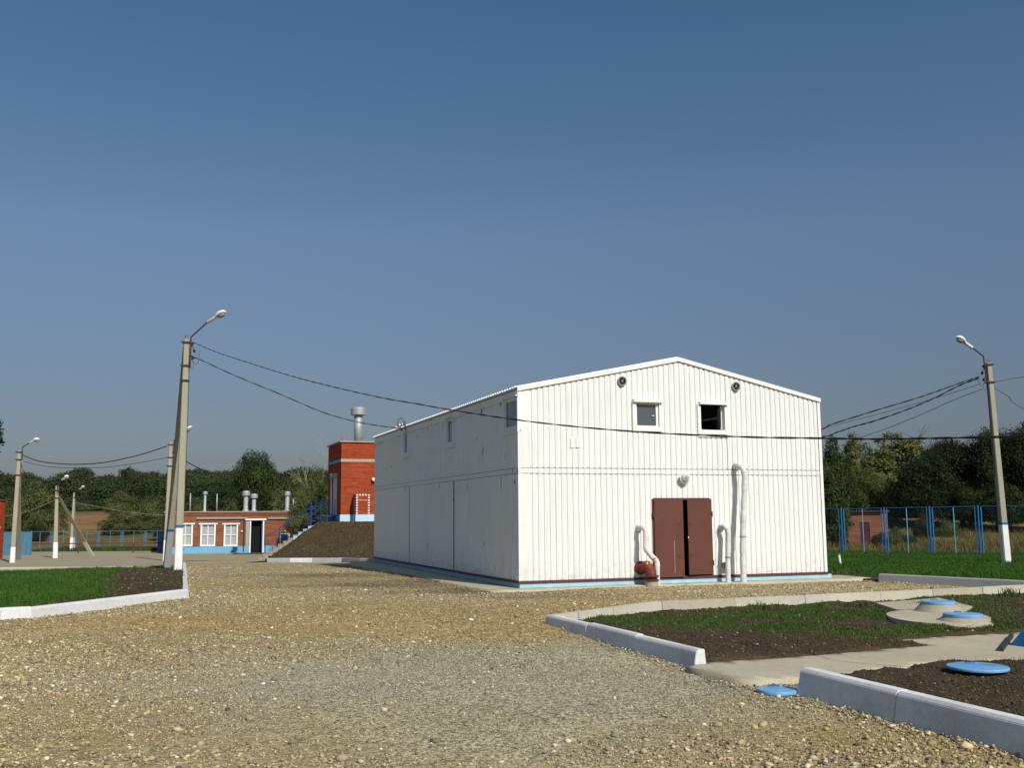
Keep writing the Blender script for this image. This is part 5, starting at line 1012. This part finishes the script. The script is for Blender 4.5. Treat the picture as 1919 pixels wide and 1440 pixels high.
# right side
for k, px, Y, yt, w_, rz, lb in (('tall', 1557, 66, 815, 62, .4, 'dense green tree standing right against the shed corner'), ('tall', 1586, 76, 852, 58, 2.6, 'green tree behind the left side of the brick hut'), ('poplar', 1599, 104, 804, 46, 2., 'thin yellowish tree peeking above the shed-corner trees'),
    ('poplar', 1680, 96, 802, 104, .2, 'tall yellow-green poplar at the left of the dark wood'), ('poplar', 1645, 90, 836, 84, 3.2, 'shorter yellow-green tree left of the tall poplar'), ('poplar', 1712, 104, 815, 60, 5., 'yellow-green tree tucked behind the dark wood'), ('willow', 1625, 84, 872, 84, 1.1, 'olive bushy tree above the brick hut'),
    ('willow', 1655, 82, 885, 70, 2.3, 'dull green tree right of the brick hut'),
    ('shade', 1735, 80, 850, 140, .2, 'dark tree at the left end of the dark wood'), ('shade', 1795, 82, 828, 170, 2.2, 'dark tree in the middle of the dark wood'), ('shade', 1858, 80, 806, 150, 4., 'tall dark tree left of the right lawn pole'), ('shade', 1915, 78, 797, 150, 5.3, 'tall dark tree right of the right lawn pole'), ('shade', 1990, 76, 795, 150, 1.3, 'dark tree just outside the right edge'),
    ('shade', 1778, 92, 826, 150, 3.3, 'dark tree filling the back of the dark wood'), ('shade', 1675, 88, 900, 110, .9, 'low dark tree behind the right side of the brick hut'), ('round', 1880, 77, 905, 100, 2., 'lighter green low tree in front of the dark wood'), ('round', 1815, 79, 905, 90, 1., 'low green tree in front of the middle of the dark wood'), ('shade', 1600, 84, 900, 110, 2., 'dark tree deep behind the brick hut')):
    tree(k, px, Y, yt, lb, GR, rz, w_)
for k, px, Y, yt, w_, rz, lb in (('bush', 1568, 72, 948, 50, 2.1, 'light green bush beside the brick hut'), ('bush', 1676, 60, 985, 40, .5, 'sparse bush between the hut and the fence'), ('darkbush', 1648, 60, 998, 38, 1.5, 'dark bush in front of the hut right corner'), ('darkbush', 1729, 72, 970, 44, 2.5, 'round dark bush on the yellow meadow'), ('bush', 1775, 74, 975, 54, 3.5, 'lighter bush right of the round dark one on the meadow'), ('darkbush', 1690, 62, 1000, 62, 4.5, 'low dark bush behind the second fence panel')):
    tree(k, px, Y, yt, lb, GH, rz, w_, nm='bush', cat='bush')
tree('high', -87, 40, 717, 'tree outside the left edge whose leaf tips reach into the photo', GB, 0., 189)
# far wood on the hill: one mass nobody could count
rs = np.random.RandomState(4); parts = []; cols = []
def far_tree(x, y, h, w, n, leaf):
    z0 = float(T(x, y)); k = 5; L_ = np.array([(0, 0, h*.52, w, w, h*.45), (0, -w*.4, h*.2, w*1.25, w, h*.28)]+[(rs.uniform(-.6, .6)*w, rs.uniform(-.6, .6)*w, h*rs.uniform(.45, .85), w*.5, w*.5, h*.22) for _ in range(k)])
    ww = L_[:, 3]*L_[:, 5]; li = rs.choice(len(L_), n, p=ww/ww.sum()); d = rs.normal(size=(n, 3)); d /= np.linalg.norm(d, axis=1)[:, None]; d[:, 2] = np.abs(d[:, 2])*.9-.15*(rs.rand(n) < .5); P = L_[li, :3]+d*L_[li, 3:6]*rs.uniform(.7, 1.05, (n, 1))+rs.normal(size=(n, 3))*.22; P += (x, y, z0)
    sz = leaf*rs.uniform(.6, 1.4, (n, 1)); nn = d+rs.normal(size=(n, 3))*.6; nn /= np.linalg.norm(nn, axis=1)[:, None]; a = np.cross(nn, rs.normal(size=(n, 3))); a /= np.linalg.norm(a, axis=1)[:, None]; b = np.cross(nn, a)
    parts.append(np.stack([P-a*sz, P+b*sz*.55, P+a*sz, P-b*sz*.55], 1).reshape(-1, 3)); base = rs.uniform(0, 1); t = np.clip(base*.6+rs.uniform(0, .5, n), 0, 1)[:, None]; cols.append(np.repeat(np.array((.022, .038, .014))*(1-t)+np.array((.055, .078, .028))*t, 4, 0))
for row, (y0, hh) in enumerate(((185, 6.2), (205, 6.6), (232, 6.6), (262, 7.0))):
    x = -.60*y0-12
    while x < .02*y0 if row < 4 else 0:
        far_tree(x+rs.uniform(-1.5, 1.5), y0+rs.uniform(-7, 7), hh*rs.uniform(.72, 1.15), rs.uniform(2.8, 4.6), 6500 if row < 2 else 4200, .17+.025*row); x += rs.uniform(3.8, 6.0)
x = 30
while x < 150: far_tree(x, 135+rs.uniform(-8, 8), 7.5*rs.uniform(.85, 1.15), 4.5, 5500, .17); x += 6
V = np.concatenate(parts); me = npmesh('wood', V, np.arange(len(V)).reshape(-1, 4), np.concatenate(cols)); w_ = link('wood', me, 'leaf'); tag(w_, 'distant dark wood covering the hill behind the yard', 'wood', kind='stuff')

# ============================================================ LOOSE STONES, CLODS, GRASS
bm = bmesh.new(); bmesh.ops.create_icosphere(bm, subdivisions=1, radius=1); IV = np.array([v.co[:] for v in bm.verts]); IF = np.array([[v.index for v in f.verts] for f in bm.faces]); bm.free()
rs = np.random.RandomState(12)
PAL = 1.12*np.array([(.31, .24, .13), (.38, .31, .165), (.45, .38, .23), (.24, .185, .10), (.54, .48, .34), (.31, .28, .20), (.17, .14, .09), (.58, .54, .43), (.13, .12, .11), (.36, .25, .15)]); PW = np.array([.2, .2, .14, .14, .08, .1, .08, .012, .025, .025]); PW = PW/PW.sum()
def stones(name, x, y, z, s, label, pal=PAL, pw=PW, flat=(.35, .75), sink=.25):
    n = len(x); V = np.repeat(IV[None], n, 0)*(1+rs.uniform(-.22, .22, (n, len(IV), 1))); a = np.stack([s*rs.uniform(.8, 1.5, n), s*rs.uniform(.6, 1.05, n), s*rs.uniform(*flat, n)], 1); V = V*a[:, None, :]
    th = rs.uniform(0, 6.28, n); tl = rs.uniform(-.35, .35, n); c, s_ = np.cos(tl)[:, None], np.sin(tl)[:, None]; X = V[..., 0]*c-V[..., 2]*s_; Zq = V[..., 0]*s_+V[..., 2]*c; Yq = V[..., 1]
    c, s_ = np.cos(th)[:, None], np.sin(th)[:, None]; V = np.stack([X*c-Yq*s_+x[:, None], X*s_+Yq*c+y[:, None], Zq+z[:, None]+(a[:, 2]*(1-2*sink))[:, None]], -1)
    Fq = (IF[None]+(np.arange(n)*len(IV))[:, None, None]).reshape(-1, 3); cl = pal[rs.choice(len(pal), n, p=pw)]*rs.uniform(.62, 1.38, (n, 1)); tq = tones(x, y) if pal is PAL else np.zeros((n, 3)); lum = cl.mean(1, keepdims=True); gk = np.clip(tq[:, 0:1]*.8, 0, .55); cl = cl*(1-gk)+lum*np.array([1.12, 1.07, .86])*gk; cl = cl*(1-.45*tq[:, 1:2])*(1-tq[:, 2:3]*np.array([0., .08, .25])); col = np.repeat(cl, len(IV), 0)*rs.uniform(.88, 1.08, (n*len(IV), 1))
    o = link(name, npmesh(name, V.reshape(-1, 3), Fq, col, True), 'stones'); tag(o, label, 'gravel', kind='stuff'); return o
GP = [tuple(p) for p in GRAV]; hold = [LB, RB, CB, PATH, ap, BLD]
def free(x, y):
    k = inside(GP, x, y)
    for h in hold: k &= ~inside(h, x, y)
    return k
def spread(n, y0, y1, pw=1.):
    y = y0+(y1-y0)*rs.rand(n)**pw; x = (rs.rand(n)*2-1)*(y*.54+.4); w_ = rs.rand(n) < (y*.54+.4)/(y1*.54+.4); x, y = x[w_], y[w_]; k = free(x, y); return x[k], y[k]
ICO = (IV, IF); OCT = (np.array([(1, 0, 0), (-1, 0, 0), (0, 1, 0), (0, -1, 0), (0, 0, 1), (0, 0, -1)], float), np.array([(0, 2, 4), (2, 1, 4), (1, 3, 4), (3, 0, 4), (2, 0, 5), (1, 2, 5), (3, 1, 5), (0, 3, 5)]))
pts = [spread(230000, 6.2, 12.5, .8), spread(190000, 12.5, 24), spread(60000, 24, 44)]
IV, IF = OCT; x = np.concatenate([p[0] for p in pts]); y = np.concatenate([p[1] for p in pts]); tn = tones(x, y); nz = vnoise(x*1.1, y*1.1, 41)
k = rs.rand(len(x)) < (.55+1.1*(nz-.35)-.55*tn[:, 2]).clip(.1, 1); x, y, tn = x[k], y[k], tn[k]
s = (.0045+.0075*rs.rand(len(x))**1.5+(y > 12.5)*.004+(y > 24)*.006)*(1-.3*tn[:, 0])
print('chips', len(x)); stones('fine_gravel', x, y, gz(x, y)+.006, s, 'fine gravel chips covering the yard', flat=(.5, 1.), sink=.08)
IV, IF = ICO; x, y = spread(210000, 6.0, 26, 1.35); tn = tones(x, y); nz = vnoise(x*.8, y*.8, 43); k = rs.rand(len(x)) < (.62+1.5*(nz-.42)-.75*tn[:, 2]-.75*tn[:, 0]-(y-13).clip(0, 9)*.06).clip(.07, 1); x, y = x[k], y[k]
s = .009+.018*rs.rand(len(x))**1.7+.020*(rs.rand(len(x)) < .10)*rs.rand(len(x)); s *= (1-.35*tones(x, y)[:, 0])
print('stones', len(x)); stones('loose_gravel', x, y, gz(x, y)+.006, s, 'loose tan and grey pebbles scattered over the gravel yard', flat=(.28, .65), sink=.15)
x, y = spread(7000, 6.2, 30, 1.3); k = rs.rand(len(x)) < (vnoise(x*.6, y*.6, 77)*1.6-.35).clip(.06, 1)*(1-.75*tones(x, y)[:, 0]); x, y = x[k], y[k]; stones('larger_cobbles', x, y, gz(x, y)+.006, .018+.028*rs.rand(len(x))**2.2, 'scattered larger cobbles lying on the gravel yard', sink=.2)
# stones heaped against the outer feet of kerbs, over the edges of the concrete
ex, ey = [], []
for pa in ([(0, 1165), (60, 1162), (355, 1124)], [(1297, 1257), (1022, 1170)], [(1491, 1305), (1919, 1426)], [(680, 1062), (827, 1093), (930, 1116), (1000, 1113), (1240, 1105), (1500, 1096), (1650, 1088)], [(1040, 1150), (1228, 1127), (1500, 1113), (1700, 1103)], [(1300, 1262), (1400, 1287), (1485, 1284)], [(357, 1120), (353, 1055)], [(1650, 1090), (1720, 1096), (1800, 1101)]):
    for (a, b), (c, d) in zip(pa, pa[1:]):
        P0, P1 = G(a, b), G(c, d); L_ = (P1-P0).length; n = int(L_*95); t = rs.rand(n); ex.append(P0.x+(P1.x-P0.x)*t+rs.normal(size=n)*.09); ey.append(P0.y+(P1.y-P0.y)*t-np.abs(rs.normal(size=n))*.13)
x = np.concatenate(ex); y = np.concatenate(ey); stones('kerbside_gravel', x, y, gz(x, y)+.01+rs.rand(len(x))*.02, .008+.014*rs.rand(len(x))**1.8, 'gravel heaped along the kerbs and the apron edge', sink=.15)
SP = np.array([(.085, .062, .036), (.062, .045, .026), (.115, .085, .05), (.17, .135, .085), (.34, .31, .24)]); SPW = np.array([.45, .33, .16, .045, .015])
def scatter(poly, n, seed):
    r = np.random.RandomState(seed); xs = [p[0] for p in poly]; ys = [p[1] for p in poly]; x = r.uniform(max(min(xs), -40), min(max(xs), 30), n); y = r.uniform(min(ys), max(ys), n); k = inside(poly, x, y)&(np.abs(x) < y*.56+1.5); return x[k], y[k]
for poly, zf, n, sc_, lb in ((LB, zl, 26000, 1.3, 'dark soil clods in the left bed'), (RB, zr, 60000, .8, 'dark soil clods and pebbles in the right bed'), (CB, zc, 30000, .62, 'soil clods in the bed at the lower right corner')):
    x, y = scatter(poly, n, 3); o = stones('soil_clods', x, y, zf(x, y), (.006+.024*rs.rand(len(x))**3.2)*sc_, lb, SP, SPW, (.4, .8), .35); o['category'] = 'soil'
xs = rs.uniform(-14, 3, 26000); ys = rs.uniform(50.9, 56.5, 26000); k = mz(xs, ys) > T(xs, ys)+.15; xs, ys = xs[k], ys[k]; o = stones('mound_clods', xs, ys, mz(xs, ys)+.01, .012+.04*rs.rand(len(xs))**3.5, 'earth clods on the face of the mound', np.array([(.075, .052, .028), (.10, .072, .04), (.14, .105, .06), (.055, .038, .02)]), np.array([.4, .3, .1, .2]), (.5, .9)); o['category'] = 'soil'
def blades(name, x, y, z, h, w, c1, c2, label, seed=1):
    r = np.random.RandomState(seed); n = len(x); a = r.uniform(0, 6.28, n); ln = r.uniform(.15, .75, n)*h; d = r.uniform(0, 6.28, n); w = w*r.uniform(.7, 1.3, n)
    b0 = np.stack([x-np.cos(a)*w, y-np.sin(a)*w, z-.01], 1); b1 = np.stack([x+np.cos(a)*w, y+np.sin(a)*w, z-.01], 1); md = np.stack([x+np.cos(d)*ln*.35, y+np.sin(d)*ln*.35, z+h*.62], 1); m0 = md-np.stack([np.cos(a)*w*.7, np.sin(a)*w*.7, 0*w], 1); m1 = md+np.stack([np.cos(a)*w*.7, np.sin(a)*w*.7, 0*w], 1); tp = np.stack([x+np.cos(d)*ln, y+np.sin(d)*ln, z+h*r.uniform(.8, 1., n)], 1)
    V = np.stack([b0, b1, m1, m0, tp], 1).reshape(-1, 3); i = np.arange(n)[:, None]*5; Fq = np.concatenate([i+[0, 1, 2], i+[0, 2, 3], i+[3, 2, 4]], 0); t = (.55*r.rand(n)+.6*(vnoise(x*.7, y*.7, seed+3)-.2)).clip(0, 1)[:, None]; cb = np.array(c1)*(1-t)+np.array(c2)*t; dry = r.rand(n) < .05+.12*(vnoise(x*1.1, y*1.1, seed+9) > .62); cb[dry] = np.array([.17, .15, .05])*r.uniform(.6, 1.1, (dry.sum(), 1)); col = np.repeat(cb, 5, 0)
    o = link(name, npmesh(name, V, Fq, col), 'blade'); tag(o, label, 'grass', kind='stuff'); return o
GC1, GC2 = (.022, .080, .009), (.085, .185, .026)
x, y = scatter(LB, 330000, 7); pole_d = np.hypot(x-pl.x, y-pl.y); edge = np.minimum(1, pole_d/3.6); n1 = vnoise(x*.9, y*.9, 51)
FK = [G(-420, 1172), G(0, 1163), G(60, 1160), G(355, 1122)]; fk = y-np.interp(x, [p.x for p in FK], [p.y for p in FK])   # how far in from the front kerb
k = (rs.rand(len(x)) < np.clip((n1-.22)*2.6, 0, 1)*np.clip((-((x+13.4)*12.4+(y-36)*3.9)/13+2.2*(n1-.5))/.9, .015, 1)*np.clip((fk-.30-(x+9).clip(0, 9)*.08)/.5, .03, 1))&(pole_d > .8); x, y = x[k], y[k]; print('blades L', len(x)); blades('grass', x, y, zl(x, y), .07+.07*rs.rand(len(x)), .006, GC1, GC2, 'dense young green grass in the left bed')
x, y = scatter(RB, 480000, 8); q0 = G(1180, 1160); c_ = [(G(1420, 1170), 3.0, 1.15), (G(1560, 1185), 2.2, 1.2), (G(1250, 1175), 1.3, .5), (G(1850, 1125), 2.6, 1.2), (G(1640, 1150), 2.5, 1.4), (G(1800, 1190), 2.2, .9), (G(1180, 1178), .8, .25)]
den = sum(np.exp(-((x-c.x)/a)**2-((y-c.y)/b)**2) for c, a, b in c_); k = rs.rand(len(x)) < np.clip((den-.2)*1.1, 0, 1)*np.clip((vnoise(x*1.3, y*1.3, 61)-.34)*3.4, .02, 1); x, y = x[k], y[k]; print('blades R', len(x)); blades('grass', x, y, zr(x, y), .012+.032*rs.rand(len(x)), .005, GC1, GC2, 'patchy new green grass in the right bed', 2)
x, y = scatter(CB, 40000, 9); k = rs.rand(len(x)) < np.clip((vnoise(x*1.6, y*1.6, 71)-.52)*2.0, 0, 1); x, y = x[k], y[k]; blades('grass', x, y, zc(x, y), .03+.04*rs.rand(len(x)), .003, (.03, .06, .012), (.07, .11, .03), 'sparse seedlings in the lower right bed', 3)
x, y = scatter(LAWN, 420000, 10); lx, ly = B.o.x, B.o.y; q = (x-lx)*B.u.x+(y-ly)*B.u.y-BW; k = (rs.rand(len(x)) < np.clip((q-1.6)/1.5, .02, 1)*np.clip((vnoise(x*.7, y*.7, 81)-.12)*3, .1, 1)); x, y = x[k], y[k]; zz = T(x, y)+.03; blades('grass', x, y, zz, .07+.08*rs.rand(len(x)), .008, (.020, .080, .008), (.065, .165, .020), 'even green lawn between the shed and the blue fence', 4)
# weeds along the mound, fence foot and the back strip of the yard
xs = rs.uniform(-44, -20, 26000); ys = rs.uniform(92.6, 99.5, 26000); k = rs.rand(26000) < np.clip((vnoise(xs*.5, ys*.5, 91)-.2)*2, 0, 1); xs, ys = xs[k], ys[k]; blades('grass', xs, ys, T(xs, ys), .15+.25*rs.rand(len(xs)), .02, (.03, .06, .014), (.09, .12, .035), 'rough grass strip in front of the distant blue fence', 5)
n_ = 50000; xs = rs.uniform(14, 46, n_); ys = rs.uniform(46, 78, n_); k = (rs.rand(n_) < np.clip((vnoise(xs*.4, ys*.4, 95)-.3)*2, .05, 1))&((ys-50)*.707 > -(xs-16.4)*.707+.4); xs, ys = xs[k], ys[k]; blades('grass', xs, ys, T(xs, ys)-.02, .2+.35*rs.rand(len(xs)), .014, (.085, .075, .022), (.19, .155, .05), 'dry yellow meadow grass beyond the right fence', 6)
# a few wild weeds against the kerbs
wx_ = []; 
for px, py, hh_ in ((1430, 1141, .16), (1610, 1134, .12), (1890, 1116, .26), (1240, 1154, .07), (1540, 1138, .08)):
    p = G(px, py, .09); xs = p.x+rs.normal(size=60)*.12; ys = p.y+rs.normal(size=60)*.08; wx_.append((xs, ys, np.full(60, hh_)*rs.uniform(.4, 1, 60)))
xs = np.concatenate([a[0] for a in wx_]); ys = np.concatenate([a[1] for a in wx_]); hh_ = np.concatenate([a[2] for a in wx_]); blades('weeds', xs, ys, zr(xs, ys), hh_, .010, (.03, .08, .015), (.08, .15, .03), 'taller weeds growing against the long bare kerb', 7)['category'] = 'weeds'
SC.cycles.use_denoising = True
